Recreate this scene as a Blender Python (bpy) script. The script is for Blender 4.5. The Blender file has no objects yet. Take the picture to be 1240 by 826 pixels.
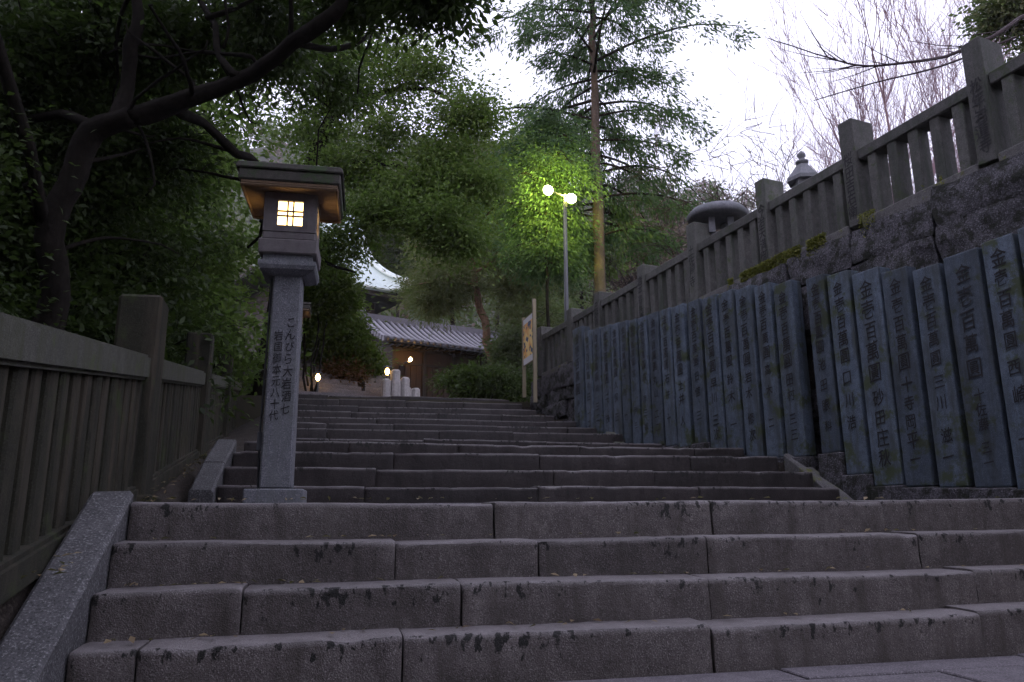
import bpy, bmesh, math, random
import numpy as np
from mathutils import Vector, Matrix, noise as mnoise

# ------------------------------------------------------------------ camera, sky, sun, exposure
SC = bpy.context.scene
COL = SC.collection
R = math.radians
EYE = 0.72
cd = bpy.data.cameras.new('camera'); cam = bpy.data.objects.new('camera', cd); COL.objects.link(cam)
cd.sensor_width = 36.0; cd.lens = 930.0 / 1240.0 * 36.0; cd.clip_start = 0.05; cd.clip_end = 2000
cam.matrix_world = Matrix.Translation((0, 0, EYE)) @ Matrix.Rotation(R(90 + 12.8), 4, 'X') @ Matrix.Rotation(R(-0.35), 4, 'Z')
SC.camera = cam

SUN_EL, SUN_AZ = R(4.0), R(205)
world = bpy.data.worlds.new('World'); SC.world = world; world.use_nodes = True
wn, wl = world.node_tree.nodes, world.node_tree.links
wn.clear()
sky = wn.new('ShaderNodeTexSky'); sky.sky_type = 'NISHITA'; sky.sun_disc = False
sky.sun_elevation = SUN_EL; sky.sun_rotation = SUN_AZ; sky.air_density = 1.0; sky.dust_density = 2.0
bg1 = wn.new('ShaderNodeBackground'); bg1.inputs['Strength'].default_value = 0.06
wl.new(sky.outputs[0], bg1.inputs['Color'])
bg2 = wn.new('ShaderNodeBackground')                      # even layer of pale dusk cloud
bg2.inputs['Color'].default_value = (0.80, 0.775, 1.0, 1); bg2.inputs['Strength'].default_value = 1.12
add = wn.new('ShaderNodeAddShader'); wl.new(bg1.outputs[0], add.inputs[0]); wl.new(bg2.outputs[0], add.inputs[1])
wo = wn.new('ShaderNodeOutputWorld'); wl.new(add.outputs[0], wo.inputs['Surface'])

sd = bpy.data.lights.new('sun', 'SUN'); sun = bpy.data.objects.new('sun', sd); COL.objects.link(sun)
sd.energy = 0.12; sd.angle = R(30); sd.color = (1.0, 0.93, 0.88)
sun.rotation_euler = (R(90) - SUN_EL, 0, R(180) - SUN_AZ)
SC.view_settings.view_transform = 'Standard'; SC.view_settings.look = 'None'
SC.view_settings.exposure = 0.75; SC.view_settings.gamma = 1.0; SC.view_settings.use_curve_mapping = False
SC.render.engine = 'CYCLES'
SC.cycles.use_denoising = True
SC.cycles.max_bounces = 4; SC.cycles.diffuse_bounces = 3; SC.cycles.transmission_bounces = 3; SC.cycles.volume_bounces = 0
SC.cycles.use_adaptive_sampling = True; SC.cycles.adaptive_threshold = 0.03
SC.cycles.sample_clamp_indirect = 4.0

# ------------------------------------------------------------------ layout helpers (real places, metres)
_p = R(12.8); _rl = R(0.35); _f = 930.0
def at(px, py, Y):
    a, b = px - 620, py - 413
    c, s = math.cos(_rl), math.sin(_rl)
    a, b = a * c - b * s, a * s + b * c
    d = _f * math.cos(_p) + b * math.sin(_p)
    return Vector((a / d * Y, Y, (_f * math.sin(_p) - b * math.cos(_p)) / d * Y + EYE))
PSI = R(12.5)
U = Vector((-math.sin(PSI), math.cos(PSI), 0))     # up the stairs
V = Vector((math.cos(PSI), math.sin(PSI), 0))      # across, to the right
def st(s, t, z=0.0): return V * s + U * t + Vector((0, 0, z))
WD = Vector((-0.43, 1, 0)).normalized()            # along the retaining wall, away from the camera
WN = Vector((-1, -0.43, 0)).normalized()           # out of the wall, towards the stairs
def wall(Y, off=0.0, z=0.0):                       # a point of the slab row's front plane, off metres behind it
    return Vector((1.2 - 0.43 * (Y - 14.6), Y, z)) - WN * off
def send(t): return (7.478 - 0.2034 * t) / 1.0694  # where a step meets the slab row
FD = Vector((-0.294, 1, 0)).normalized()           # along the left fence
FN = Vector((1, 0.294, 0)).normalized()            # out of the left fence towards the stairs
def lf(Y, off=0.0, z=0.0): return Vector((-1.13 - 0.294 * Y, Y, z)) + FN * off
def lfz(Y): return 0.94 + 0.155 * (Y - 5.7)
def rfz(Y): return 4.17 - 0.043 * (Y - 7.06)       # foot of the right fence

def rng(seed): return np.random.default_rng(seed)

# ------------------------------------------------------------------ object helpers
def tag(o, label=None, cat=None, group=None, kind=None):
    if label: o['label'] = label
    if cat: o['category'] = cat
    if group: o['group'] = group
    if kind: o['kind'] = kind
    return o
def thing(name, label, cat, loc=(0, 0, 0), group=None, rz=0.0):
    o = bpy.data.objects.new(name, None); COL.objects.link(o); o.location = loc
    o.rotation_euler = (0, 0, rz); o.empty_display_size = 0.1
    return tag(o, label, cat, group)
def linko(name, me, parent=None, mat=None):
    o = bpy.data.objects.new(name, me); COL.objects.link(o)
    if mat is not None and not me.materials: me.materials.append(mat)
    if parent is not None: o.parent = parent
    return o
def wloc(o):
    v = Vector((0, 0, 0))
    while o is not None: v = v + Vector(o.location); o = o.parent
    return v
def copy_tree(o, parent=None):
    c = o.copy(); COL.objects.link(c); c.parent = parent
    for ch in list(o.children): copy_tree(ch, c)
    return c

class MB:
    def __init__(s): s.v = []; s.f = []; s.att = []
    def quad(s, a, b, c, d):
        n = len(s.v); s.v += [tuple(a), tuple(b), tuple(c), tuple(d)]; s.f.append((n, n+1, n+2, n+3))
    def poly(s, pts):
        n = len(s.v); s.v += [tuple(p) for p in pts]; s.f.append(tuple(range(n, n + len(pts))))
    def hexa(s, b, t):                              # bottom 4, top 4, both counter-clockwise from above
        n = len(s.v); s.v += [tuple(p) for p in b] + [tuple(p) for p in t]
        s.f += [(n+3, n+2, n+1, n), (n+4, n+5, n+6, n+7)] + [(n+i, n+(i+1) % 4, n+4+(i+1) % 4, n+4+i) for i in range(4)]
    def box(s, o, a, b, c):                         # corner and three edge vectors
        o, a, b, c = Vector(o), Vector(a), Vector(b), Vector(c)
        if a.cross(b).dot(c) < 0: a, b = b, a
        q = [o, o + a, o + a + b, o + b]; s.hexa(q, [p + c for p in q])
    def cbox(s, c, ax, ay, az, hx, hy, hz):         # centre, unit axes, half sizes
        c = Vector(c); ax, ay, az = Vector(ax) * hx, Vector(ay) * hy, Vector(az) * hz
        s.box(c - ax - ay - az, ax * 2, ay * 2, az * 2)
    def tube(s, pts, rad, sides=6, cap=True):
        pts = [Vector(p) for p in pts]; n0 = len(s.v); m = len(pts)
        ref = Vector((0.31, 0.87, 0.21))
        for i, p in enumerate(pts):
            d = (pts[min(i+1, m-1)] - pts[max(i-1, 0)])
            if d.length < 1e-9: d = Vector((0, 0, 1))
            d.normalize(); x = d.cross(ref)
            if x.length < 1e-3: x = d.cross(Vector((1, 0, 0)))
            x.normalize(); y = d.cross(x); r = rad[i] if hasattr(rad, '__len__') else rad
            for k in range(sides):
                a = 2 * math.pi * k / sides
                s.v.append(tuple(p + x * (r * math.cos(a)) + y * (r * math.sin(a))))
        for i in range(m - 1):
            for k in range(sides):
                a = n0 + i * sides + k; b = n0 + i * sides + (k + 1) % sides
                s.f.append((a, b, b + sides, a + sides))
        if cap:
            s.f.append(tuple(n0 + k for k in range(sides))[::-1]); s.f.append(tuple(n0 + (m-1) * sides + k for k in range(sides)))
    def lathe(s, c, prof, sides=16):                # profile of (radius, z)
        c = Vector(c); n0 = len(s.v)
        for r, z in prof:
            for k in range(sides):
                a = 2 * math.pi * k / sides; s.v.append((c.x + r * math.cos(a), c.y + r * math.sin(a), c.z + z))
        for i in range(len(prof) - 1):
            for k in range(sides):
                a = n0 + i * sides + k; b = n0 + i * sides + (k + 1) % sides
                s.f.append((a, b, b + sides, a + sides))
        s.f.append(tuple(n0 + k for k in range(sides))[::-1]); s.f.append(tuple(n0 + (len(prof)-1) * sides + k for k in range(sides)))
    def build(s, name, mat, parent=None, smooth=False, local=False):
        off = Vector((0, 0, 0)) if (local or parent is None) else wloc(parent)
        me = bpy.data.meshes.new(name)
        me.from_pydata([(v[0]-off.x, v[1]-off.y, v[2]-off.z) for v in s.v], [], s.f); me.update()
        if smooth: me.polygons.foreach_set('use_smooth', [True] * len(me.polygons))
        return linko(name, me, parent, mat)

def np_quads(name, verts, tint, mat, parent=None, smooth=False):
    """verts (n,4,3) float -> one mesh of n quads with a per-face tint."""
    n = len(verts); me = bpy.data.meshes.new(name)
    off = wloc(parent) if parent is not None else Vector((0, 0, 0))
    co = (verts.reshape(-1, 3) - np.array(off)).astype(np.float32)
    me.vertices.add(n * 4); me.vertices.foreach_set('co', co.ravel())
    me.loops.add(n * 4); me.loops.foreach_set('vertex_index', np.arange(n * 4, dtype=np.int32))
    me.polygons.add(n); me.polygons.foreach_set('loop_start', np.arange(0, n * 4, 4, dtype=np.int32))
    me.polygons.foreach_set('loop_total', np.full(n, 4, dtype=np.int32))
    if smooth: me.polygons.foreach_set('use_smooth', np.ones(n, dtype=bool))
    a = me.attributes.new('tint', 'FLOAT', 'FACE'); a.data.foreach_set('value', tint.astype(np.float32))
    me.update(calc_edges=True); me.validate()
    return linko(name, me, parent, mat)

_bc = {}
def bevel_box(lx, ly, lz, bev, jit=0.0, seed=0, taper=1.0, seg=1):
    """chamfered block, base centre at the origin, shared between equal calls"""
    key = (round(lx, 3), round(ly, 3), round(lz, 3), bev, jit, seed, taper, seg)
    if key in _bc: return _bc[key]
    bm = bmesh.new(); bmesh.ops.create_cube(bm, size=1.0)
    r = random.Random(seed)
    for v in bm.verts:
        k = taper if v.co.z > 0 else 1.0
        v.co = Vector((v.co.x * lx * k, v.co.y * ly * k, (v.co.z + .5) * lz))
        if jit: v.co += Vector((r.uniform(-jit, jit), r.uniform(-jit, jit), r.uniform(-jit, jit)))
    bmesh.ops.bevel(bm, geom=bm.edges[:], offset=bev, segments=seg, affect='EDGES', profile=0.6)
    me = bpy.data.meshes.new('block'); bm.to_mesh(me); bm.free()
    _bc[key] = me; return me

# ------------------------------------------------------------------ materials
def newmat(name):
    m = bpy.data.materials.new(name); m.use_nodes = True; nt = m.node_tree
    return m, nt.nodes, nt.links, nt.nodes['Principled BSDF']
def mixc(n, l, fac, a, b, mode='MIX'):
    x = n.new('ShaderNodeMix'); x.data_type = 'RGBA'; x.blend_type = mode
    for sock, val in ((x.inputs[0], fac), (x.inputs[6], a), (x.inputs[7], b)):
        if hasattr(val, 'default_value') or hasattr(val, 'links'): l.new(val, sock)
        elif isinstance(val, tuple): sock.default_value = (*val, 1) if len(val) == 3 else val
        else: sock.default_value = val
    return x.outputs[2]
def ramp(n, l, fac, p0, p1, c0=(0, 0, 0, 1), c1=(1, 1, 1, 1)):
    r = n.new('ShaderNodeValToRGB'); r.color_ramp.elements[0].position = p0; r.color_ramp.elements[1].position = p1
    r.color_ramp.elements[0].color = c0; r.color_ramp.elements[1].color = c1; l.new(fac, r.inputs[0]); return r.outputs[0]
def noisef(n, l, scale, detail=4, rough=.6, vec=None, squash=None):
    if vec is None: vec = n.new('ShaderNodeNewGeometry').outputs['Position']
    if squash:
        mp = n.new('ShaderNodeMapping'); mp.inputs['Scale'].default_value = squash; l.new(vec, mp.inputs[0]); vec = mp.outputs[0]
    t = n.new('ShaderNodeTexNoise'); t.inputs['Scale'].default_value = scale; t.inputs['Detail'].default_value = detail
    t.inputs['Roughness'].default_value = rough; l.new(vec, t.inputs['Vector']); return t.outputs[0]
def stone(name, c0, c1, speck=None, rough=.85, bump=.3, moss=None, mossamt=.6, streak=None, grain=160, drips=False, bscale=1.0, orand=0.0, riser=None):
    m, n, l, b = newmat(name)
    big = noisef(n, l, 2.2 * bscale, 6, .65); mid = noisef(n, l, 14 * bscale, 5, .7); fine = noisef(n, l, grain, 2, .6)
    col = mixc(n, l, ramp(n, l, big, .32, .68), c0, c1)
    col = mixc(n, l, ramp(n, l, mid, .35, .75), col, tuple(x * .62 for x in c0))
    if speck:
        col = mixc(n, l, ramp(n, l, fine, .55, .68), col, speck)
        col = mixc(n, l, ramp(n, l, fine, .30, .42, (1, 1, 1, 1), (0, 0, 0, 1)), col, tuple(x * .45 for x in c0))
    if streak:
        s = noisef(n, l, 5, 5, .65, None, (1.6, 1.6, .22)); col = mixc(n, l, ramp(n, l, s, .46, .70), col, streak)
    if riser:                                  # front faces multiplied darker, treads and nosings mixed paler
        aw = n.new('ShaderNodeAttribute'); aw.attribute_name = 'tread_top'; pn = noisef(n, l, 3.2, 6, .72)
        front_col = mixc(n, l, 1.0, col, mixc(n, l, ramp(n, l, pn, .34, .68), riser, tuple(min(1, x * 1.55) for x in riser)), 'MULTIPLY')
        col = mixc(n, l, aw.outputs['Fac'], front_col, mixc(n, l, .35, col, (.25, .235, .24)))
    if drips:
        at_ = n.new('ShaderNodeAttribute'); at_.attribute_name = 'nose'
        d = noisef(n, l, 24, 4, .6, None, (1, 1, .55)); dd = noisef(n, l, 70, 2, .6)
        pch = noisef(n, l, 1.7, 2, .5)
        k1 = n.new('ShaderNodeMath'); k1.operation = 'MULTIPLY_ADD'; l.new(at_.outputs['Fac'], k1.inputs[0]); k1.inputs[1].default_value = .20; l.new(d, k1.inputs[2])
        k2 = n.new('ShaderNodeMath'); k2.operation = 'MULTIPLY_ADD'; l.new(pch, k2.inputs[0]); k2.inputs[1].default_value = .5; l.new(k1.outputs[0], k2.inputs[2])
        s1 = n.new('ShaderNodeMath'); s1.operation = 'MULTIPLY'; l.new(ramp(n, l, k2.outputs[0], .0, 1.0), s1.inputs[0]); s1.inputs[1].default_value = 1.0
        rr3 = s1.inputs[0].links[0].from_node.color_ramp; rr3.elements[0].position = .995; rr3.elements[1].position = 1.0
        mr = n.new('ShaderNodeMapRange'); mr.inputs['From Min'].default_value = 1.03; mr.inputs['From Max'].default_value = 1.08; l.new(k2.outputs[0], mr.inputs['Value']); l.new(mr.outputs[0], s1.inputs[0])
        s2 = n.new('ShaderNodeMath'); s2.operation = 'MULTIPLY'; l.new(s1.outputs[0], s2.inputs[0]); l.new(ramp(n, l, dd, .24, .40), s2.inputs[1])
        col = mixc(n, l, s2.outputs[0], col, (.012, .012, .010))
    if moss:
        q = noisef(n, l, 3.1 * bscale, 7, .72); col = mixc(n, l, ramp(n, l, q, 1 - mossamt, 1.08 - mossamt), col, moss)
    if orand:
        oi = n.new('ShaderNodeObjectInfo'); dk = mixc(n, l, 1.0, col, (1 - orand, 1 - orand, 1 - orand), 'MULTIPLY'); col = mixc(n, l, oi.outputs['Random'], col, dk)
    l.new(col, b.inputs['Base Color']); b.inputs['Roughness'].default_value = rough
    b.inputs['Specular IOR Level'].default_value = .08 if 'bark' in name else .35
    bp = n.new('ShaderNodeBump'); bp.inputs['Strength'].default_value = bump; bp.inputs['Distance'].default_value = .02
    hh = mixc(n, l, .35, mid, fine); l.new(hh, bp.inputs['Height']); l.new(bp.outputs[0], b.inputs['Normal'])
    return m
def plain(name, c, rough=.6, metal=0.0, var=.25, scale=12, bump=0.0):
    m, n, l, b = newmat(name)
    q = noisef(n, l, scale, 5, .65)
    l.new(mixc(n, l, q, tuple(x * (1 - var) for x in c), tuple(min(1, x * (1 + var)) for x in c)), b.inputs['Base Color'])
    b.inputs['Roughness'].default_value = rough; b.inputs['Metallic'].default_value = metal
    if bump:
        bp = n.new('ShaderNodeBump'); bp.inputs['Strength'].default_value = bump; bp.inputs['Distance'].default_value = .01
        l.new(q, bp.inputs['Height']); l.new(bp.outputs[0], b.inputs['Normal'])
    return m
def wood(name, c, c2):
    m, n, l, b = newmat(name)
    q = noisef(n, l, 9, 6, .7, None, (5, 5, .35)); l.new(mixc(n, l, ramp(n, l, q, .3, .7), c, c2), b.inputs['Base Color'])
    b.inputs['Roughness'].default_value = .8; return m
def leafm(name, ca, cb, trans=.35, rough=.55):
    m, n, l, b = newmat(name)
    a = n.new('ShaderNodeAttribute'); a.attribute_name = 'tint'
    col = mixc(n, l, a.outputs['Fac'], ca, cb); l.new(col, b.inputs['Base Color'])
    b.inputs['Roughness'].default_value = rough; b.inputs['Specular IOR Level'].default_value = .25
    tr = n.new('ShaderNodeBsdfTranslucent'); l.new(mixc(n, l, .5, col, (.13, .23, .04)), tr.inputs['Color'])
    ms = n.new('ShaderNodeMixShader'); ms.inputs[0].default_value = trans
    l.new(b.outputs[0], ms.inputs[1]); l.new(tr.outputs[0], ms.inputs[2]); l.new(ms.outputs[0], n['Material Output'].inputs['Surface'])
    return m
def glow(name, c, s):
    m, n, l, b = newmat(name)
    b.inputs['Base Color'].default_value = (*c, 1); b.inputs['Emission Color'].default_value = (*c, 1); b.inputs['Emission Strength'].default_value = s
    return m

M = dict(
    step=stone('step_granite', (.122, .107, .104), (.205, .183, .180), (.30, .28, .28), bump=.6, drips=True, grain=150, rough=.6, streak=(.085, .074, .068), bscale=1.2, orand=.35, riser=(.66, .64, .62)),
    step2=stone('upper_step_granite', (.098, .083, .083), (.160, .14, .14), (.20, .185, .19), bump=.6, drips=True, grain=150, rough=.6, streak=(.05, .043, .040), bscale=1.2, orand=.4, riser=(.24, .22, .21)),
    cheek=stone('cheek_granite', (.075, .075, .078), (.115, .114, .118), (.20, .20, .205), bump=.5, grain=90),
    flag=stone('flagstone', (.12, .11, .12), (.17, .155, .17), (.26, .24, .26), bump=.4, grain=120),
    slab=stone('slab_stone', (.072, .100, .138), (.138, .180, .235), (.18, .215, .27), rough=.7, bump=.22, streak=(.046, .055, .055), moss=(.050, .066, .034), mossamt=.47, orand=.4),
    rfence=stone('fence_stone', (.075, .076, .070), (.135, .130, .124), (.18, .176, .17), bump=.5, streak=(.050, .060, .045), moss=(.055, .072, .035), mossamt=.43, orand=.3),
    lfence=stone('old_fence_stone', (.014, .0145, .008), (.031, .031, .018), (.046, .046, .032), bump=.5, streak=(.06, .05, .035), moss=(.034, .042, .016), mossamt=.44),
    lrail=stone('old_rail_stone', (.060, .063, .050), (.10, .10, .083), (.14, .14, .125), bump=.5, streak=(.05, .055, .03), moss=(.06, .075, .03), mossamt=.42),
    rubble=stone('rubble_stone', (.030, .029, .032), (.125, .120, .135), (.17, .165, .185), bump=1.0, moss=(.016, .018, .012), mossamt=.51, bscale=2.4, grain=70),
    ledge=stone('mossy_ledge', (.09, .088, .085), (.14, .135, .135), (.20, .195, .195), bump=.8, moss=(.10, .11, .02), mossamt=.46, bscale=1.3),
    lantern=stone('lantern_granite', (.135, .14, .16), (.19, .195, .215), (.27, .275, .29), bump=.25, streak=(.12, .13, .13), grain=110),
    box=stone('firebox_stone', (.13, .115, .12), (.175, .16, .165), None, bump=.3, streak=(.14, .13, .13)),
    pale=stone('pale_stone', (.48, .45, .45), (.58, .55, .56), None, bump=.3, streak=(.28, .27, .26)),
    ink=plain('carved_ink', (.012, .012, .014), .85, 0, .55, 45),
    soil=stone('damp_soil', (.028, .022, .018), (.045, .036, .028), (.07, .058, .046), rough=.95, bump=1.0, bscale=2, grain=50),
    earth=plain('earth', (.05, .045, .03), .95, 0, .4, 2),
    hill=plain('hill_floor', (.05, .055, .04), .95, 0, .4, .3),
    bark=stone('bark', (.016, .014, .012), (.032, .027, .023), None, rough=.95, bump=1.0, streak=(.012, .010, .008)),
    barkp=stone('cypress_bark', (.085, .07, .062), (.14, .115, .10), None, rough=.95, bump=.8, streak=(.12, .085, .06)),
    barkr=stone('pine_bark', (.24, .15, .10), (.34, .22, .155), None, rough=.95, bump=.8, streak=(.09, .06, .05)),
    twig=plain('bare_twig', (.24, .165, .205), .9, 0, .25, 3),
    twigd=plain('cherry_twig', (.042, .028, .031), .9, 0, .3, 3),
    lf_dark=leafm('leaf_camphor', (.018, .034, .008), (.060, .090, .018), .34),
    lf_black=leafm('leaf_oak', (.011, .021, .006), (.040, .062, .014), .28),
    lf_mid=leafm('leaf_evergreen', (.058, .108, .024), (.135, .190, .045), .5),
    lf_bush=leafm('leaf_bush', (.042, .078, .016), (.115, .150, .032), .45),
    lf_cyp=leafm('cypress_spray', (.032, .082, .044), (.085, .145, .066), .4),
    lf_pine=leafm('pine_needles', (.075, .088, .036), (.145, .150, .065), .45),
    lf_far=leafm('far_foliage', (.062, .085, .042), (.14, .155, .085), .45),
    lf_brown=leafm('far_bare_crowns', (.12, .085, .085), (.20, .15, .14), .2),
    lf_red=leafm('reddish_leaves', (.07, .025, .014), (.12, .05, .025), .3),
    litter=leafm('dry_leaf', (.10, .065, .035), (.26, .20, .12), .2),
    moss=leafm('moss_tufts', (.10, .11, .012), (.19, .19, .03), .2),
    wood=wood('dark_wood', (.030, .017, .011), (.055, .032, .021)),
    woodb=wood('black_wood', (.018, .015, .014), (.035, .028, .026)),
    woodl=wood('soffit_wood', (.13, .085, .05), (.19, .125, .075)),
    woodr=stone('weathered_roof', (.05, .047, .04), (.085, .08, .07), None, bump=.5, moss=(.045, .07, .03), mossamt=.5),
    tile=plain('roof_tile', (.16, .155, .18), .45, 0, .3, 6),
    tiled=plain('roof_tile_bed', (.045, .045, .055), .5, 0, .3, 6),
    copper=plain('verdigris_copper', (.52, .62, .60), .55, 0, .12, 3),
    copperl=plain('pale_ridge', (.66, .76, .74), .5, 0, .1, 3),
    steel=plain('galvanised_steel', (.065, .07, .08), .5, .2, .1, 20),
    paint=plain('sign_white', (.62, .62, .66), .6, 0, .05, 8),
    signwood=wood('sign_post_wood', (.20, .17, .11), (.28, .24, .16)),
    lantern_glow=glow('lantern_paper', (1.0, .66, .26), 4.2),
    lamp_glow=glow('floodlight_lens', (1.0, .97, .50), 26.0),
    wall_glow=glow('wall_lamp_globe', (1.0, .55, .16), 90.0),
    bulb_glow=glow('warm_bulb', (1.0, .58, .18), 20.0),
)
# poster: flat print of plain colour patches
m, n, l, b = newmat('poster_print')
q1 = noisef(n, l, 4.2, 2, .5); q2 = noisef(n, l, 6.5, 2, .5)
c = mixc(n, l, ramp(n, l, q1, .42, .58), (.75, .35, .06), (.85, .62, .22))
c = mixc(n, l, ramp(n, l, q2, .54, .57), c, (.03, .05, .12)); l.new(c, b.inputs['Base Color']); b.inputs['Roughness'].default_value = .5
M['poster'] = m

# ------------------------------------------------------------------ SETTING
# ground sheet to the horizon
mb = MB(); mb.quad((-900, -900, -.03), (900, -900, -.03), (900, 900, -.03), (-900, 900, -.03))
tag(mb.build('ground', M['earth']), kind='structure')

# ---- stairs
ORD = ['first', 'second', 'third', 'fourth', 'fifth', 'sixth', 'seventh', 'eighth', 'ninth', 'tenth', 'eleventh', 'twelfth', 'thirteenth',
       'fourteenth', 'fifteenth', 'sixteenth', 'seventeenth', 'eighteenth', 'nineteenth', 'twentieth', 'twenty-first', 'twenty-second',
       'twenty-third', 'twenty-fourth', 'twenty-fifth', 'twenty-sixth']
def step_block(parent, s0, s1, t, ztop, depth, rise, seed, fine=True, mat=None, U_=U, V_=V, O_=Vector((0, 0, 0)), top_rise=0.0):
    """one stone of a step: nosing rounded by wear, slightly uneven faces; joint left at each end"""
    r = random.Random(seed)
    prof = [(0.0, -rise), (0.0, -rise * .55), (0.0, -.030), (.003, -.012), (.011, -.003), (.030, 0.0), (depth * .5, .003), (depth, .0), (depth, -rise)]
    nose = [0, .3, 1, 1, 1, .35, 0, 0, 0]
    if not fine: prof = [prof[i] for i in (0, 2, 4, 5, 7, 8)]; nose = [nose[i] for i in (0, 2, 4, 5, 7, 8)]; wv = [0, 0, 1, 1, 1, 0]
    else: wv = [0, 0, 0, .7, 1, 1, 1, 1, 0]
    g = .0025 + r.uniform(0, .003); L = s1 - s0
    n = max(3, int(L / (.06 if fine else .3))); dt, dz = r.uniform(-.014, .014), r.uniform(-.010, .010); tilt = r.uniform(-.014, .014); yaw = r.uniform(-.006, .006)
    vs, fs, at_, tread_top = [], [], [], []
    us = [0, .012 / L] + [i / n for i in range(1, n)] + [1 - .012 / L, 1]
    for iu, u in enumerate(us):
        s = s0 + g + (L - 2 * g) * u; end = iu in (0, len(us) - 1)
        for k, (a, z) in enumerate(prof):
            w = mnoise.noise(Vector((s * 3.1, t * 7 + k * .35, ztop * 9 + seed))) * .009 + mnoise.noise(Vector((s * 13, t * 5 + k * .7, seed))) * .0045
            w2 = mnoise.noise(Vector((s * 2.3 + 40, t * 7, ztop * 5 + seed))) * .007 + mnoise.noise(Vector((s * 11, k * .5, seed + 9))) * .004
            ch = max(0, mnoise.noise(Vector((s * 5.3 + seed * 1.7, ztop * 3, t))) - .34) * (.10 if 1 < k < 6 else 0); w += ch * .6; w2 -= ch * .5
            if 0 < k < len(prof) - 2: a2 = a + w + (.007 if end else 0) + yaw * (u - .5); z2 = z + (w2 + tilt * (u - .5) - (.004 if end else 0)) * (1 if z > -rise * .6 else .3)
            else: a2, z2 = a, z
            p = O_ + V_ * s + U_ * (t + a2 + dt) + Vector((0, 0, ztop + z2 + (dz if z > -rise * .9 else 0) + top_rise * s))
            vs.append(tuple(p)); at_.append(nose[k]); tread_top.append(wv[k])
    m = len(prof)
    for i in range(len(us) - 1):
        for k in range(m):
            a = i * m + k; b = i * m + (k + 1) % m
            fs.append((a, a + m, b + m, b))
    fs.append(tuple(range(m))); fs.append(tuple((len(us) - 1) * m + k for k in range(m))[::-1])
    me = bpy.data.meshes.new('step_block'); me.from_pydata(vs, [], fs)
    av = me.attributes.new('nose', 'FLOAT', 'POINT'); av.data.foreach_set('value', at_)
    aw = me.attributes.new('tread_top', 'FLOAT', 'POINT'); aw.data.foreach_set('value', tread_top)
    me.update(); me.polygons.foreach_set('use_smooth', [True] * len(me.polygons))
    me.set_sharp_from_angle(angle=R(38))
    return linko('step_block', me, parent, mat or M['step'])

SL, SRL = -1.04, 6.6
LOWER = [(4.305, .80, [.85, 2.16, 3.32, 4.6]), (4.065, .60, [.29, 1.04, 2.0, 3.36, 4.9]), (3.82, .40, [-.41, .59, 1.88, 3.5, 5.0]), (3.58, .20, [-.78, .30, 1.76, 3.27, 4.7])]
UP_D = [7.4, 7.75, 8.25, 9.1, 10.9, 12.0, 12.85, 13.6, 14.5, 15.3, 16.0, 16.7]
UP_T = [.0372, .0605, .0803, .0937, .0985, .1109, .1184, .1262, .1334, .1409, .1495, .155]
UPPER = [(d * 1.018, d * k + EYE) for d, k in zip(UP_D, UP_T)]
TOPZ = UPPER[-1][1]
core = MB()
for i, (t, z, js) in enumerate(LOWER):
    core.box(st(SL + .01, t + .12, -.02), V * (SRL - SL - .02), U * (7.6 - t), Vector((0, 0, z - .06)))
for i, (t, z) in enumerate(UPPER):
    z0 = .02 if i == 0 else .4
    core.box(st(-1.08, t + .15, z0), V * (send(t) + 1.1 + .15), U * (17.6 - t), Vector((0, 0, z - .05 - z0)))
stairs = tag(core.build('stone_stairs', M['soil']), kind='structure')
sd_ = 1
for i, (t, z, js) in enumerate(LOWER):
    e = [SL] + js + [SRL]
    for a, bb in zip(e, e[1:]):
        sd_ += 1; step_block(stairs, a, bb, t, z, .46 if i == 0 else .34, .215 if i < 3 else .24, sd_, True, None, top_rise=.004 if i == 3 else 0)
rr = random.Random(5)
for i, (t, z) in enumerate(UPPER):
    zp = .80 if i == 0 else UPPER[i-1][1]
    e = [-1.09]; end = send(t) - (.26 if i < 3 else .06)
    x = e[0] + rr.uniform(.7, 1.7)
    while x < end - .5: e.append(x); x += rr.uniform(1.1, 1.9)
    e.append(end)
    for a, bb in zip(e, e[1:]):
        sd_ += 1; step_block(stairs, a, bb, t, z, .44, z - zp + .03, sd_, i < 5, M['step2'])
# landing and plateau paving: slabs with open joints
def paving(name, corners_fn, s0, s1, t0, t1, z, ds, dt_, seed):
    base = MB(); q = [corners_fn(s0, t0, z - .03), corners_fn(s1, t0, z - .03), corners_fn(s1, t1, z - .03), corners_fn(s0, t1, z - .03)]
    base.quad(*q); root = tag(base.build(name, M['soil']), kind='structure')
    r = random.Random(seed); t = t0; row = 0
    while t < t1 - .05:
        tt = min(t + dt_, t1); s = s0 - (ds * .5 if row % 2 else 0)
        while s < s1 - .05:
            a, b2 = max(s, s0), min(s + ds, s1)
            if b2 - a > .08:
                me = bevel_box(round(b2 - a - .012, 2), round(tt - t - .012, 2), .06, .006, .003, r.randrange(4))
                o = linko('paving_slab', me, root, M['flag']); o.location = corners_fn((a + b2) / 2, (t + tt) / 2, z - .06 + r.uniform(-.003, .003)); o.rotation_euler = (0, 0, PSI)
            s += ds
        t = tt; row += 1
    return root
paving('landing', st, -1.05, 5.9, 4.78, 7.50, .797, 1.15, .68, 3)
paving('forecourt', lambda s, t, z: st(s, t, z + .004 * s), -1.3, 6.2, .2, 3.55, -.005, 1.35, .62, 4)
paving('plateau', st, -1.2, 3.9, 17.45, 20.6, TOPZ - .004, 1.15, .7, 6)
mb = MB(); mb.box(st(-5, 17.0, 2.0), V * 13, U * 30, Vector((0, 0, TOPZ - .06 - 2.0)))
tag(mb.build('hill_bench', M['earth']), kind='structure')

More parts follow.
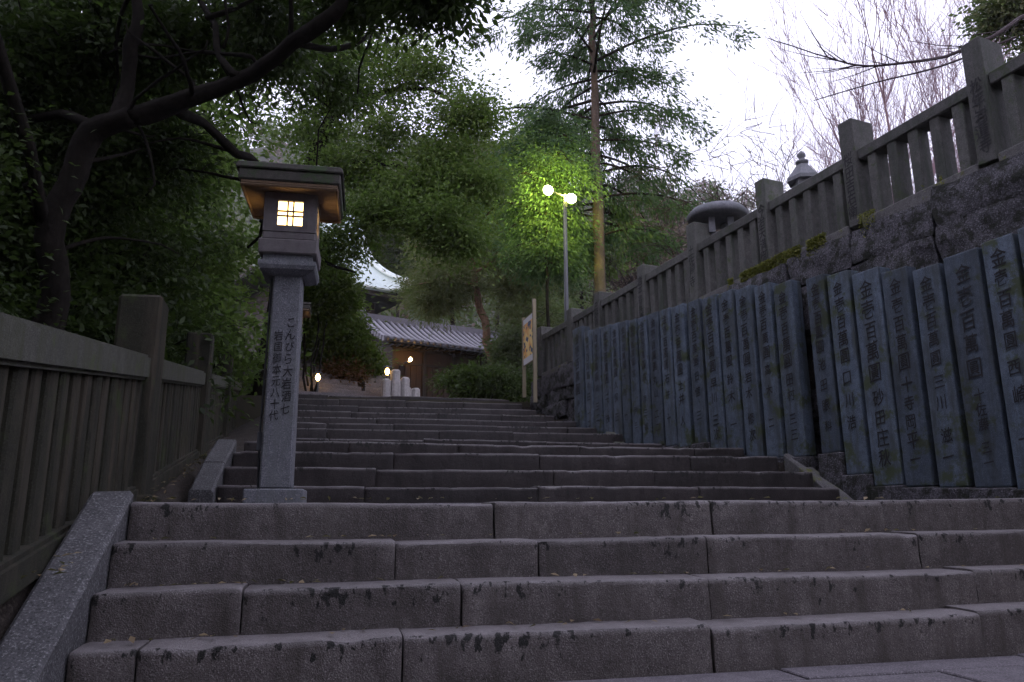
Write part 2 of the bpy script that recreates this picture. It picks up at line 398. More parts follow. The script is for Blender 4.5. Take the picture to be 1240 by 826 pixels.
# second flight, turned to the left
PS2 = R(33); U2 = Vector((-math.sin(PS2), math.cos(PS2), 0)); V2 = Vector((math.cos(PS2), math.sin(PS2), 0)); O2 = Vector((-2.45, 19.35, 0))
c2 = MB()
for i in range(9): c2.box(O2 + V2 * -3.6 + U2 * (.3 * i + .1) + Vector((0, 0, TOPZ - .5)), V2 * 3.6, U2 * (12 - .3 * i), Vector((0, 0, .5 + .17 * (i + 1) - .04)))
st2 = tag(c2.build('upper_stairs', M['soil']), kind='structure')
for i in range(9):
    for a, bb in ((-3.6, -2.3), (-2.3, -1.1), (-1.1, 0)):
        a += rr.uniform(-.2, .2) if a > -3 else 0
        sd_ += 1; step_block(st2, a, bb, .3 * i, TOPZ + .17 * (i + 1), .36, .19, sd_, False, M['flag'], U2, V2, O2)

# cheek stones (sloping side stones of the stairs)
def slope_stone(name, label, s0, s1, t0, z0, t1, z1, foot, seed, mat=None, group=None):
    o = thing(name, label, 'stair kerb', st((s0 + s1) / 2, t0, foot), group)
    bm = bmesh.new(); n = 14; r = random.Random(seed); rows = []
    for i in range(n + 1):
        k = i / n; t = t0 + (t1 - t0) * k; z = z0 + (z1 - z0) * k; row = []
        for s, dz, isb in ((s0, 0, 1), (s0, -.02, 0), (s0 + .02, 0, 0), (s1 - .02, 0, 0), (s1, -.02, 0), (s1, 0, 1)):
            w = mnoise.noise(Vector((s * 6, t * 5, seed))) * .012
            p = st(s + (0 if isb else w * .6), t, foot if isb else z + dz + w)
            row.append(bm.verts.new(p - wloc(o)))
        rows.append(row)
    for a, b_ in zip(rows, rows[1:]):
        for k in range(5): bm.faces.new((a[k], a[k+1], b_[k+1], b_[k]))
    bm.faces.new(rows[0][::-1]); bm.faces.new(rows[-1])
    bmesh.ops.recalc_face_normals(bm, faces=bm.faces[:])
    me = bpy.data.meshes.new('kerb_stone'); bm.to_mesh(me); bm.free()
    linko('kerb_stone', me, o, mat or M['cheek']); return o
slope_stone('stair_kerb', 'speckled granite kerb stone sloping down the left side of the lowest four steps', -1.25, -1.045, 3.12, .05, 4.40, .855, -.02, 3)
slope_stone('stair_kerb', 'short granite kerb stone left of the lantern pillar, at the foot of the upper flight', -1.31, -1.10, 7.4, .96, 7.98, 1.24, .6, 5)
slope_stone('stair_kerb', 'granite kerb stone just above the short one left of the lantern pillar', -1.31, -1.10, 8.0, 1.25, 8.75, 1.54, .6, 6)
slope_stone('stair_kerb', 'narrow mossy kerb stone at the right foot of the upper flight, below the slabs', send(7.6) - .25, send(7.6) - .06, 7.42, .80, 8.55, 1.44, .6, 7, M['ledge'])
slope_stone('stair_kerb', 'small pale kerb end stone under the far inscribed slabs, halfway up the stairs', send(11.9) - .30, send(11.9) - .1, 12.0, 1.80, 12.6, 2.12, 1.5, 8, M['lrail'])

# left strip of soil between the stairs and the fence, and the bank beyond the fence
def stairz(t):
    if t < 3.3: return 0.0
    if t < 4.3: return (t - 3.3) * .8
    if t < 7.5: return .80
    if t < 17: return .80 + (t - 7.5) / 9.5 * (TOPZ - .8)
    return TOPZ
mb = MB(); prev = None; i = 0
for i in range(90):
    Y = .0 + i * .22
    L_ = lf(Y, -.02); t = L_.dot(U); tz = stairz(t)
    zl = lfz(Y) - .05
    a = Vector((L_.x, L_.y, zl)); rowp = []
    for k in range(7):
        edge = -1.2; q = k / 6; s = L_.dot(V) + (edge - L_.dot(V)) * q
        z = zl + (tz - .16 - zl) * (q ** 1.1) + mnoise.noise(Vector((s * 4, t * 4, 2))) * .03
        rowp.append(st(s, t, z))
    if prev:
        for k in range(6): mb.quad(prev[k], prev[k+1], rowp[k+1], rowp[k])
    prev = rowp
tag(mb.build('side_slope', M['soil'], smooth=True), kind='structure')
mb = MB(); NY, NX = 40, 18; pts = []
for j in range(NY + 1):
    Y = -14 + j * 1.6
    for i in range(NX + 1):
        d = (i / NX) ** 1.6 * 45
        p = lf(Y, -.03 - d); z = lfz(max(Y, -2)) - .08 + .10 * d + mnoise.noise(Vector((p.x * .4, p.y * .4, 1))) * .25 * min(1, d)
        pts.append((p.x, p.y, z))
mb.v = pts
mb.f = [(j*(NX+1)+i, (j+1)*(NX+1)+i, (j+1)*(NX+1)+i+1, j*(NX+1)+i+1) for j in range(NY) for i in range(NX)]
tag(mb.build('left_bank', M['soil'], smooth=True), kind='structure')

# terrace behind the retaining wall
mb = MB(); A = wall(-4, .62); B = wall(17.1, .62); nn = Vector((45, 19, 0))
q = [A, A + nn, B + nn, B]; mb.hexa([Vector((p.x, p.y, -.05)) for p in q], [Vector((p.x, p.y, rfz(p.y) - .06 if k in (0, 3) else 4.2)) for k, p in enumerate(q)])
tag(mb.build('terrace', M['earth']), kind='structure')

# hills behind
def hillz(x, y):
    base = 3.2 + max(0, y - 30) * .16
    h = 62 * math.exp(-((x + 75) / 95) ** 2 - ((y - 210) / 95) ** 2) + 52 * math.exp(-((x - 70) / 120) ** 2 - ((y - 235) / 80) ** 2)
    return base * min(1, max(0, (y - 18) / 10)) + h + mnoise.noise(Vector((x * .02, y * .02, 3))) * 5 * min(1, max(0, (y - 50) / 60))
mb = MB(); NX, NY = 60, 44
for j in range(NY + 1):
    for i in range(NX + 1):
        x = -260 + i * 520 / NX; y = 26 + j * 300 / NY; mb.v.append((x, y, hillz(x, y)))
mb.f = [(j*(NX+1)+i, j*(NX+1)+i+1, (j+1)*(NX+1)+i+1, (j+1)*(NX+1)+i) for j in range(NY) for i in range(NX)]
tag(mb.build('hill', M['hill'], smooth=True), kind='structure')

# ------------------------------------------------------------------ RETAINING WALL of rubble stones
WL = thing('retaining_wall', 'rough rubble retaining wall under the stone fence, above and behind the inscribed slabs', 'wall', wall(10, .5, 0))
mb = MB(); A = wall(-3, .56); B = wall(17.0, .56)
mb.hexa([A, A + Vector((.5, .2, 0)), B + Vector((.5, .2, 0)), B], [Vector((p.x, p.y, rfz(p.y) - .12)) for p in (A, A + Vector((.5, .2, 0)), B + Vector((.5, .2, 0)), B)])
mb.build('wall_core', M['soil'], WL)
def rubble(parent, Y0, Y1, zb, zt, off, r, mat):
    """one rough stone of the wall: a lumpy block with a bulging face"""
    Lh = (Y1 - Y0) * 1.0885; bm = bmesh.new(); bmesh.ops.create_cube(bm, size=1.0); bmesh.ops.subdivide_edges(bm, edges=bm.edges[:], cuts=6, use_grid_fill=True)
    sd = r.random() * 50
    c = wall((Y0 + Y1) / 2, off + .14, (zb + zt) / 2)
    for v in bm.verts:
        p = v.co.copy(); k = 1 - .05 * (abs(p.x * 2) ** 4 + abs(p.z * 2) ** 4) / 2
        q = Vector((p.x * Lh * k, p.y * .34, p.z * (zt - zb) * k))
        edge = max(abs(p.x), abs(p.z)) * 2
        q.y += -.02 * (1 - edge ** 3) * (1 if p.y < 0 else 0)
        nz = Vector((q.x * 4 + sd, q.y * 4, q.z * 4 + sd)); q += Vector((mnoise.noise(nz), mnoise.noise(nz + Vector((9, 3, 1))) * 1.3, mnoise.noise(nz + Vector((2, 7, 5))))) * .035
        nz2 = nz * 3.1; q += Vector((0, mnoise.noise(nz2) * .03, mnoise.noise(nz2 + Vector((4, 4, 4))) * .02))
        v.co = WD * -q.x + (-WN) * q.y + Vector((0, 0, q.z))
    bmesh.ops.recalc_face_normals(bm, faces=bm.faces[:])
    me = bpy.data.meshes.new('wall_stone'); bm.to_mesh(me); bm.free()
    me.polygons.foreach_set('use_smooth', [True] * len(me.polygons)); me.set_sharp_from_angle(angle=R(50))
    o = linko('wall_stone', me, parent, mat); o.location = c - wloc(parent); return o
r = random.Random(11)
def course(Ya, Yb, zfun0, zfun1, off, lmin, lmax, mat):
    Y = Ya
    while Y < Yb:
        e = min(Y + r.uniform(lmin, lmax), Yb + .1)
        m_ = (Y + e) / 2; rubble(WL, Y + .005, e - .005, zfun0(m_) + r.uniform(-.02, .02), zfun1(m_) + r.uniform(-.02, .02), off + r.uniform(-.03, .04), r, mat); Y = e
course(4.6, 16.9, lambda y: rfz(y) - .55, lambda y: rfz(y) - .11, .25, .9, 2.0, M['rubble'])
course(4.6, 11.6, lambda y: rfz(y) - 1.08, lambda y: rfz(y) - .535, .24, .8, 1.9, M['rubble'])
for k in range(3): course(14.2, 16.9, lambda y, k=k: rfz(y) - .79 - .36 * k, lambda y, k=k: rfz(y) - .43 - .36 * k, .28, .3, .6, M['rubble'])
for k in range(5): course(4.6, 14.2, lambda y, k=k: 1.0 + .42 * k, lambda y, k=k: 1.42 + .42 * k, .42, .5, 1.0, M['rubble']) if k in (0, 1, 2) else None

# ------------------------------------------------------------------ lettering
_gl = {}
def glyph(c):
    if c in _gl: return _gl[c]
    cu = bpy.data.curves.new('g', 'FONT'); cu.body = c; cu.resolution_u = 2; cu.offset = .007
    o = bpy.data.objects.new('g', cu); COL.objects.link(o)
    dg = bpy.context.evaluated_depsgraph_get(); me = o.evaluated_get(dg).to_mesh()
    vs = [Vector(v.co) for v in me.vertices]; fs = [tuple(p.vertices) for p in me.polygons]
    o.evaluated_get(dg).to_mesh_clear(); bpy.data.objects.remove(o); bpy.data.curves.remove(cu)
    _gl[c] = (vs, fs); return _gl[c]
def lettering(text, parent, org, ax, az, size, pitch, seed, widths=.80, name='inscription', xs=None):
    """a column of carved, inked characters running down from org; ax across, az up (unit vectors)"""
    r = random.Random(seed); mb = MB(); ax, az = Vector(ax), Vector(az); y = 0
    for c in text:
        if c == ' ': y += pitch * .55; continue
        vs, fs = glyph(c); n0 = len(mb.v); k = r.uniform(.9, 1.06); sl = r.uniform(.08, .17); dx = r.uniform(-.04, .04)
        for v in vs:
            u = (v.x - .5) * widths * k; w = (v.y - .38) * k + sl * u
            q_ = Vector((v.x * 3 + seed * 1.3, v.y * 3, y * 5)); u += .035 * mnoise.noise(q_); w += .035 * mnoise.noise(q_ + Vector((7, 1, 4)))
            mb.v.append(tuple(Vector(org) + ax * ((u + dx) * size) + az * (w * size - y)))
        mb.f += [tuple(i + n0 for i in f) for f in fs]; y += pitch
    return mb.build(name, M['ink'], parent)

# ------------------------------------------------------------------ inscribed slabs (each one a thing)
SLABS = [(14.64, 14.28, 2.13, 4.23), (14.22, 13.96, 2.08, 4.08), (13.93, 13.65, 2.05, 4.05), (13.62, 13.33, 2.01, 4.02), (13.32, 13.05, 1.97, 3.99), (13.03, 12.8, 1.88, 3.96),
         (12.76, 12.53, 1.84, 3.92), (12.49, 12.24, 1.8, 3.9), (12.21, 11.94, 1.77, 3.89), (11.91, 11.64, 1.74, 3.87), (11.61, 11.31, 1.7, 3.84), (11.23, 10.95, 1.72, 3.81),
         (10.9, 10.59, 1.53, 3.78), (10.56, 10.26, 1.48, 3.75), (10.23, 9.92, 1.44, 3.71), (9.87, 9.59, 1.4, 3.64), (9.54, 9.24, 1.39, 3.56), (9.02, 8.76, 1.4, 3.49),
         (8.72, 8.42, 1.14, 3.43), (8.39, 8.04, 1.0, 3.34), (8.02, 7.72, .98, 3.24), (7.68, 7.38, .96, 3.16), (7.34, 6.99, .94, 3.18), (6.97, 6.67, .92, 3.20), (6.64, 6.35, .9, 3.22), (6.33, 6.02, .9, 3.24)]
NAMES = ['寺 本吉', '今田 一二', '岡 三二', '山下 茂', '久保 正', '大西 竹', '宮川 伊三', '森 彦三郎', '丸山 二二', '石井 十', '土井 人', '日信 三', '早川 三次', '鈴木 一', '岩木 修次',
         '高木 二', '田村 三三', '池田眼科', '口川浩', '砂田庄秋', '十寺岡平一', '三川 滋一', '十佐藤 三一', '西崎 一', '小山 三', '大川 一']
bases = thing('slab_footing', 'low weathered footing stones under the row of inscribed slabs', 'footing', wall(10, .1, .8))
rs = random.Random(21)
NS = len(SLABS)
for i, (Ya, Yb, zb, zt) in enumerate(SLABS):
    Yc = (Ya + Yb) / 2; w = (Ya - Yb) * 1.0885 - rs.uniform(.006, .022); h = zt - zb + .03; th = rs.uniform(.15, .19)
    k = NS - 1 - i
    lab = 'tall blue-grey inscribed donor slab against the wall, %s from the far end of the row' % (ORD[i],)
    if i == 0: lab = 'farthest inscribed slab, paler and taller, standing at the wall end beside the sign'
    o = thing('inscribed_slab', lab, 'stone slab', wall(Yc, th / 2, zb), 'inscribed donor slabs along the retaining wall')
    lean = rs.uniform(-.006, .012)
    me = bevel_box(w, th, h, .016, .006, i + 1, 1.0, 2); me.name = 'slab'
    sl = linko('slab', me, o, M['slab']); sl.rotation_euler = (0, 0, math.atan2(WD.y, WD.x) + math.pi); sl.name = 'slab'
    p0 = wall(Yc, -.0, zb); size = min(w * .60, .24)
    top = zt - size * .85; n_ = len('金壱百萬圓')
    pit1 = size * 1.06; z5 = top - pit1 * 5
    face = wall(Yc, 0, 0) + WN * .009
    lettering('金壱百萬圓', sl, Vector((face.x, face.y, top)), -WD, (0, 0, 1), size, pit1, i * 3 + 1) if False else None
    # lettering is parented under the slab part; the slab's own frame is turned, so parent to the thing and keep level two
    lettering('金壱百萬圓', o, Vector((face.x, face.y, top)), -WD, (0, 0, 1), size, pit1, i * 3 + 1)
    nm = NAMES[i]; room = (z5 - zb - .12); cnt = len(nm.replace(' ', '')) + .55 * nm.count(' ')
    pit2 = room / max(cnt, 4); lettering(nm, o, Vector((face.x, face.y, z5 - pit2 * .2)), -WD, (0, 0, 1), min(size * .92, pit2 * .95), pit2, i * 3 + 2)
    # footing stone below
    zf = .70 if Yc < 8.6 else (UPPER[0][1] - .3)
    me = bevel_box(w + .06 + (.0), .30, zb - zf - .004, .012, .008, i + 40)
    f = linko('footing_stone', me, bases, M['rubble']); pf = wall(Yc, .10, zf); f.location = pf - wloc(bases); f.rotation_euler = (0, 0, math.atan2(WD.y, WD.x) + math.pi)

# ------------------------------------------------------------------ right stone fence on the terrace
RF = thing('stone_fence', 'weathered stone fence with inscribed posts and square balusters along the terrace edge', 'fence', wall(10, .45, 4.0))
RZ = math.atan2(WD.y, WD.x) + math.pi
OFFR = .36
rows = [16.75, 15.40, 14.33, 12.88, 11.49, 9.99, 8.55, 7.00, 5.5, 4.0]
PT = {15.40: '', 14.33: '三好寺', 12.88: '岩本吉兵衛', 11.49: '土佐屋寺', 9.99: '今治天満御', 8.55: '桜田吉右衛', 7.00: '松年岩蓮寺'}
PW = .21; PDp = .36
ptop = {}
for i, Y in enumerate(rows):
    zb = rfz(Y); h = 1.38 if Y < 9 else (1.32 if Y < 12 else 1.14)
    me = bevel_box(PW, PDp, h, .014, .006, i); p = linko('post', me, RF, M['rfence'])
    c = wall(Y, OFFR + PDp / 2, zb - .02); p.location = c - wloc(RF); p.rotation_euler = (0, 0, RZ); 
    tx = PT.get(Y)
    if tx:
        face = wall(Y, OFFR, 0) + WN * .006
        sz = .185; pit = min(.17, .84 / len(tx))
        lettering(tx, RF, Vector((face.x, face.y, zb + .84)), -WD, (0, 0, 1), sz, pit, 90 + i)
# rails, kerbs and balusters bay by bay
for Ya, Yb in zip(rows, rows[1:]):
    a = wall(Ya - PW / 2 / 1.0885 - .001, OFFR + .045); b_ = wall(Yb + PW / 2 / 1.0885 + .001, OFFR + .045)
    za, zb = rfz(a.y), rfz(b_.y); dep = -WN * .15
    for nm_, lo, hi, extra, mt in (('rail', .80, .94, 0, M['rfence']), ('kerb', -.13, .035, .05, M['ledge'])):
        mb = MB(); A = a + WN * extra; B = b_ + WN * extra; d2 = -WN * (.24 + extra * 2)
        A1, B1 = Vector((A.x, A.y, za)), Vector((B.x, B.y, zb)); up0, up1 = Vector((0, 0, lo)), Vector((0, 0, hi))
        mb.hexa([A1 + up0, B1 + up0, B1 + d2 + up0, A1 + d2 + up0], [A1 + up1, B1 + up1, B1 + d2 + up1, A1 + d2 + up1])
        ob = mb.build(nm_, mt, RF)
        bm = bmesh.new(); bm.from_mesh(ob.data); bmesh.ops.recalc_face_normals(bm, faces=bm.faces[:]); bmesh.ops.bevel(bm, geom=bm.edges[:], offset=.012, segments=1, affect='EDGES'); bm.to_mesh(ob.data); bm.free()
    n = 5
    for k in range(n):
        q = (k + 1) / (n + 1); Y = Ya + (Yb - Ya) * q
        me = bevel_box(.125, .20, .775, .010, .004, k % 5); o = linko('baluster', me, RF, M['rfence'])
        o.location = wall(Y, OFFR + .165, rfz(Y) + .03) - wloc(RF); o.rotation_euler = (0, 0, RZ + rs.uniform(-.03, .03))

# ------------------------------------------------------------------ left stone fence
LF = thing('stone_fence', 'dark mossy old stone fence with thick rail climbing along the left of the stairs', 'fence', lf(6, 0, lfz(6)))
LZ = math.atan2(FD.y, FD.x)
lrows = [-2.0, 1.85, 5.75, 9.5, 13.1, 16.8, 20.4]
LPW = .31
for i, Y in enumerate(lrows):
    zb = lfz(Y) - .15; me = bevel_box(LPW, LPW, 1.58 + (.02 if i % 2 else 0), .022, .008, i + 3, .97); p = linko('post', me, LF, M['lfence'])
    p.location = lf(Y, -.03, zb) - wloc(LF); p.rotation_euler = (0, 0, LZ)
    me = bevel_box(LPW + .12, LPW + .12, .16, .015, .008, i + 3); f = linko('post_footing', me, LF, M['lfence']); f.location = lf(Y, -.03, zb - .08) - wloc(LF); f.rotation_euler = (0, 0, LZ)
for Ya, Yb in zip(lrows, lrows[1:]):
    e = LPW / 2 / 1.0423 + .001
    a, b_ = lf(Ya + e), lf(Yb - e); za, zb = lfz(a.y), lfz(b_.y)
    for nm_, lo, hi, o0, o1, mt in (('rail', .79, .98, -.14, .085, M['lrail']), ('kerb', -.14, .02, -.14, .09, M['lfence'])):
        mb = MB(); A0 = a + FN * o0; A1 = a + FN * o1; B0 = b_ + FN * o0; B1 = b_ + FN * o1
        mk = lambda p, z: Vector((p.x, p.y, z))
        mb.hexa([mk(A1, za + lo), mk(B1, zb + lo), mk(B0, zb + lo), mk(A0, za + lo)], [mk(A1, za + hi), mk(B1, zb + hi), mk(B0, zb + hi), mk(A0, za + hi)])
        ob = mb.build(nm_, mt, LF)
        bm = bmesh.new(); bm.from_mesh(ob.data); bmesh.ops.recalc_face_normals(bm, faces=bm.faces[:]); bmesh.ops.bevel(bm, geom=bm.edges[:], offset=.022, segments=2, affect='EDGES'); bm.to_mesh(ob.data); bm.free()
    n = max(3, int((Yb - Ya) * 1.042 / .215))
    for k in range(n):
        Y = Ya + (Yb - Ya) * (k + .8) / (n + .6)
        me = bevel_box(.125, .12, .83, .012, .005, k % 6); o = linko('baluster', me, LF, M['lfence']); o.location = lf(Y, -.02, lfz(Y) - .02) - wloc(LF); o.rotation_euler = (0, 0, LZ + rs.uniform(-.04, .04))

# ------------------------------------------------------------------ stone pillar lantern
def pillar_lantern(label, P, rz, sc=1.0, glyphs=True, group='pillar lanterns on the left of the stairs'):
    o = thing('pillar_lantern', label, 'lantern', P, group, 0)
    c, s = math.cos(rz), math.sin(rz); X = Vector((c, s, 0)); Yv = Vector((-s, c, 0)); Z = Vector((0, 0, 1)); P = Vector(P)
    def bx(nm, mt, hx, hy, z0, z1, off=(0, 0), tp=1.0, bev=.010, parent=None):
        me = bevel_box(hx * 2 * sc, hy * 2 * sc, (z1 - z0) * sc, bev * sc, 0, 0, tp).copy(); q = linko(nm, me, parent or o, mt)
        q.location = X * off[0] * sc + Yv * off[1] * sc + Z * z0 * sc - (wloc(parent) - wloc(o) if parent else Vector((0, 0, 0))); q.rotation_euler = (0, 0, rz); return q
    bx('plinth', M['lantern'], .215, .20, 0, .125)
    pil = bx('pillar', M['lantern'], .118, .118, .127, 1.855, tp=.94, bev=.014)
    # bracket: a stone cap with scooped sides
    mb = MB(); prof = [(.115, 1.800), (.150, 1.805), (.208, 1.835), (.222, 1.865), (.222, 1.900), (.190, 1.907), (.190, 1.955)]
    for (r0, z0), (r1, z1) in zip(prof, prof[1:]):
        q0 = [P + X * (a * r0 * sc) + Yv * (b2 * r0 * sc) + Z * z0 * sc for a, b2 in ((-1, -1), (1, -1), (1, 1), (-1, 1))]
        q1 = [P + X * (a * r1 * sc) + Yv * (b2 * r1 * sc) + Z * z1 * sc for a, b2 in ((-1, -1), (1, -1), (1, 1), (-1, 1))]
        for k in range(4): mb.quad(q0[k], q0[(k+1) % 4], q1[(k+1) % 4], q1[k])
    mb.poly([P + X * (a * .19 * sc) + Yv * (b2 * .19 * sc) + Z * 1.955 * sc for a, b2 in ((-1, -1), (1, -1), (1, 1), (-1, 1))])
    mb.build('bracket', M['lantern'], o)
    bx('sill', M['box'], .225, .225, 1.957, 2.077, tp=1.02)
    # firebox: four corner posts and frames round window openings
    fb = bx('firebox_base', M['box'], .205, .205, 2.079, 2.145)
    W2, H0, H1 = .205, 2.147, 2.475
    zc0, zc1 = 2.200, 2.410; ww = .098
    for k in range(4):
        a = rz + k * math.pi / 2; n_ = Vector((math.sin(a), -math.cos(a), 0)); x_ = Vector((math.cos(a), math.sin(a), 0))
        mb = MB(); thk = .045
        for (x0, x1, z0, z1) in ((-W2, -ww, H0, H1), (ww, W2 - thk, H0, H1), (-ww, ww, H0, zc0), (-ww, ww, zc1, H1)):
            mb.box(P + (n_ * (W2 - thk) + x_ * x0) * sc + Z * z0 * sc, x_ * (x1 - x0) * sc, n_ * thk * sc, Z * (z1 - z0) * sc)
        wp = mb.build('firebox_wall', M['box'], o)
        mb = MB(); mb.box(P + (n_ * (W2 - .035) + x_ * -ww) * sc + Z * zc0 * sc, x_ * 2 * ww * sc, n_ * .006 * sc, Z * (zc1 - zc0) * sc)
        mb.build('window_pane', M['lantern_glow'], wp)
        mb = MB()
        for u in (-.022, .022):
            mb.box(P + (n_ * (W2 - .026) + x_ * (u - .006)) * sc + Z * (zc0) * sc, x_ * .012 * sc, n_ * .014 * sc, Z * (zc1 - zc0) * sc)
        for u in (-.020, .020):
            mb.box(P + (n_ * (W2 - .0245) + x_ * -ww) * sc + Z * ((zc0 + zc1) / 2 + u - .006) * sc, x_ * 2 * ww * sc, n_ * .013 * sc, Z * .012 * sc)
        mb.build('window_lattice', M['woodl'], wp)
    # roof: soffit boards, thick eave, low hipped top
    sof = MB()
    for k in range(8):
        sof.box(P + (X * -.368 + Yv * (-.368 + k * .0925)) * sc + Z * 2.479 * sc, X * .736 * sc, Yv * .0895 * sc, Z * .02 * sc)
    sof.build('soffit', M['woodl'], o)
    ea = bx('eave', M['woodr'], .39, .385, 2.501, 2.590)
    rf = bx('roof', M['woodr'], .415, .405, 2.592, 2.650, tp=.96)
    bx('roof_top', M['woodr'], .35, .30, 2.652, 2.705, tp=.8, parent=rf)
    bx('eave_batten', M['woodl'], .376, .012, 2.455, 2.479, off=(0, -.358)); bx('eave_batten', M['woodl'], .376, .012, 2.455, 2.479, off=(0, .358))
    bx('eave_batten', M['woodl'], .012, .344, 2.455, 2.479, off=(-.366, 0)); bx('eave_batten', M['woodl'], .012, .344, 2.455, 2.479, off=(.366, 0))
    # conduit running up the left side of the pillar
    mb = MB(); e0 = P - X * .135 * sc - Yv * .02
    mb.tube([e0 + Z * .13 * sc, e0 + Z * .5 * sc - X * .01, e0 + X * .004 + Z * 1.815 * sc], .009, 6); mb.build('cable_pipe', M['steel'], o)
    mb = MB(); mb.box(e0 + Z * .42 * sc - X * .025 - Yv * .03, X * .04, Yv * .06, Z * .14); mb.build('switch_box', M['steel'], o)
    if glyphs:
        face = P - Yv * (.118 * sc + .005)
        lettering('こんぴら大岩酒七', o, face + X * .044 + Z * 1.42, X, (0, 0, 1), .098, .098, 5)
        lettering('岩国御本元八十代', o, face + X * -.040 + Z * 1.31, X, (0, 0, 1), .086, .090, 6)
    return o
LP = at(334, 604, 6.0); LP.z = .80
pillar_lantern('lit stone pillar lantern in the foreground, with writing down its shaft', LP, PSI - R(2))
L2 = at(350, 470, 14.6); L2.z = 2.55
pillar_lantern('smaller lit lantern half hidden behind the shaft of the front pillar lantern', L2, PSI, .84, False)

# ------------------------------------------------------------------ floodlight pole behind the fence
def flood_pole():
    B = at(686, 380, 17.2); B.z = 3.78; T = at(684, 246, 17.2)
    o = thing('lamp_post', 'slim steel lamp post with two glaring floodlights behind the terrace fence', 'lamp post', B)
    mb = MB(); mb.tube([B, B + Vector((0, 0, 1.2)), T], [.06, .055, .045], 10); mb.build('pole', M['steel'], o, True)
    mb = MB(); mb.tube([B, B + Vector((0, 0, .04))], [.14, .14], 10); mb.build('base_plate', M['steel'], o)
    h1 = at(664, 230, 17.1); h2 = at(692, 240, 16.9)
    mb = MB(); mb.tube([T, T + Vector((0, 0, .22))], .035, 8); mb.tube([h1, T + Vector((0, 0, .17)), h2], .022, 8); mb.build('arm', M['steel'], o)
    mb = MB(); q = T + Vector((.06, -.05, -.12))
    for d in ((0, 0, 0), (.20, 0, 0)): mb.box(q + Vector(d), (.015, 0, 0), (0, .03, 0), (0, 0, .22))
    mb.box(q, (.21, 0, 0), (0, .03, 0), (0, 0, .018)); mb.build('bracket', M['steel'], o)
    for h in (h1, h2):
        aim = Vector((-.25, -.55, -.55)).normalized(); x = aim.cross(Vector((0, 0, 1))).normalized(); y = aim.cross(x)
        mb = MB(); rings = [(-.14, .04), (-.10, .08), (.0, .125), (.03, .13)]
        pts = []
        for d, r_ in rings: pts.append([h + aim * d + x * (r_ * math.cos(a * math.pi / 8)) + y * (r_ * math.sin(a * math.pi / 8)) for a in range(16)])
        for p, q_ in zip(pts, pts[1:]):
            for k in range(16): mb.quad(p[k], p[(k+1) % 16], q_[(k+1) % 16], q_[k])
        mb.poly(pts[0]); hd = mb.build('lamp_head', M['steel'], o)
        mb = MB(); pr = [(.0, .12), (.03, .112), (.06, .07), (.07, .0)]
        pts = [[h + aim * (.012 + d) + x * (r_ * math.cos(a * math.pi / 8)) + y * (r_ * math.sin(a * math.pi / 8)) for a in range(16)] for d, r_ in pr[:3]]
        for p, q_ in zip(pts, pts[1:]):
            for k in range(16): mb.quad(p[k], p[(k+1) % 16], q_[(k+1) % 16], q_[k])
        mb.poly(pts[2]); mb.build('lens', M['lamp_glow'], hd, True)
        ld = bpy.data.lights.new('floodlight', 'SPOT'); ld.energy = 270; ld.color = (1.0, .96, .16); ld.shadow_soft_size = .10; ld.spot_size = R(172); ld.spot_blend = 1.0
        lo = bpy.data.objects.new('floodlight', ld); COL.objects.link(lo); lo.parent = o; lo.location = h + Vector((-.05, .16, .16)) - B; lo.rotation_euler = Vector((-.06, .85, .28)).to_track_quat('-Z', 'Y').to_euler()
    return o
flood_pole()

# ------------------------------------------------------------------ small lamps
def bulb(label, P, stand, watts, name='garden_lamp'):
    P = Vector(P); o = thing(name, label, 'lamp', P - Vector((0, 0, stand)))
    mb = MB(); mb.tube([P - Vector((0, 0, stand)), P - Vector((0, 0, .09))], .03, 8); mb.build('stem', M['steel'], o)
    mb = MB(); mb.lathe(P, [(.02, -.09), (.045, -.05), (.058, 0), (.045, .05), (.02, .085)], 12); mb.build('globe', M['bulb_glow'], o, True)
    mb = MB(); mb.lathe(P, [(.13, .087), (.09, .12), (.02, .15)], 12); mb.build('cap', M['steel'], o, True)
    return o
bulb('small glowing lamp at the left top of the stairs, low beside the bush', at(385, 457, 18.4), .5, 10)
bulb('glowing lamp at the left end of the pale balustrade', at(469, 450, 19.2), .7, 10)

# ------------------------------------------------------------------ sign board with poster
def sign():
    A = wall(16.75, -.02); B = wall(15.95, -.02); A.z = B.z = 3.0
    A = at(635, 480, 17.0); B = at(648, 470, 16.2); A.z = TOPZ - .02; B.z = UPPER[-2][1] - .05
    o = thing('sign_board', 'narrow wooden sign board with a bright poster at the top right of the stairs', 'sign', A)
    d = (B - A); d.z = 0; d.normalize(); n_ = Vector((d.y, -d.x, 0)); n_ = -n_ if n_.x > 0 else n_
    for P in (A, B):
        top = 5.12 if P is A else 5.34
        mb = MB(); mb.box(P - d * .035 - n_ * .035, d * .07, n_ * .07, (0, 0, top - P.z)); mb.build('post', M['signwood'], o)
    L = Vector((B.x - A.x, B.y - A.y, 0)); a0 = A + d * .04; Ln = L.length - .08
    def panel(nm, z0, z1, mt, th): mb = MB(); q = Vector((a0.x, a0.y, z0)) + n_ * .0; mb.box(q, d * Ln, n_ * th, (0, 0, z1 - z0)); return mb.build(nm, mt, o)
    panel('board', 3.98, 5.06, M['signwood'], .02)
    panel('poster', 4.14, 4.92, M['poster'], .024); panel('white_band', 4.922, 5.04, M['paint'], .024); panel('white_band', 4.0, 4.138, M['paint'], .024)
    return o
sign()

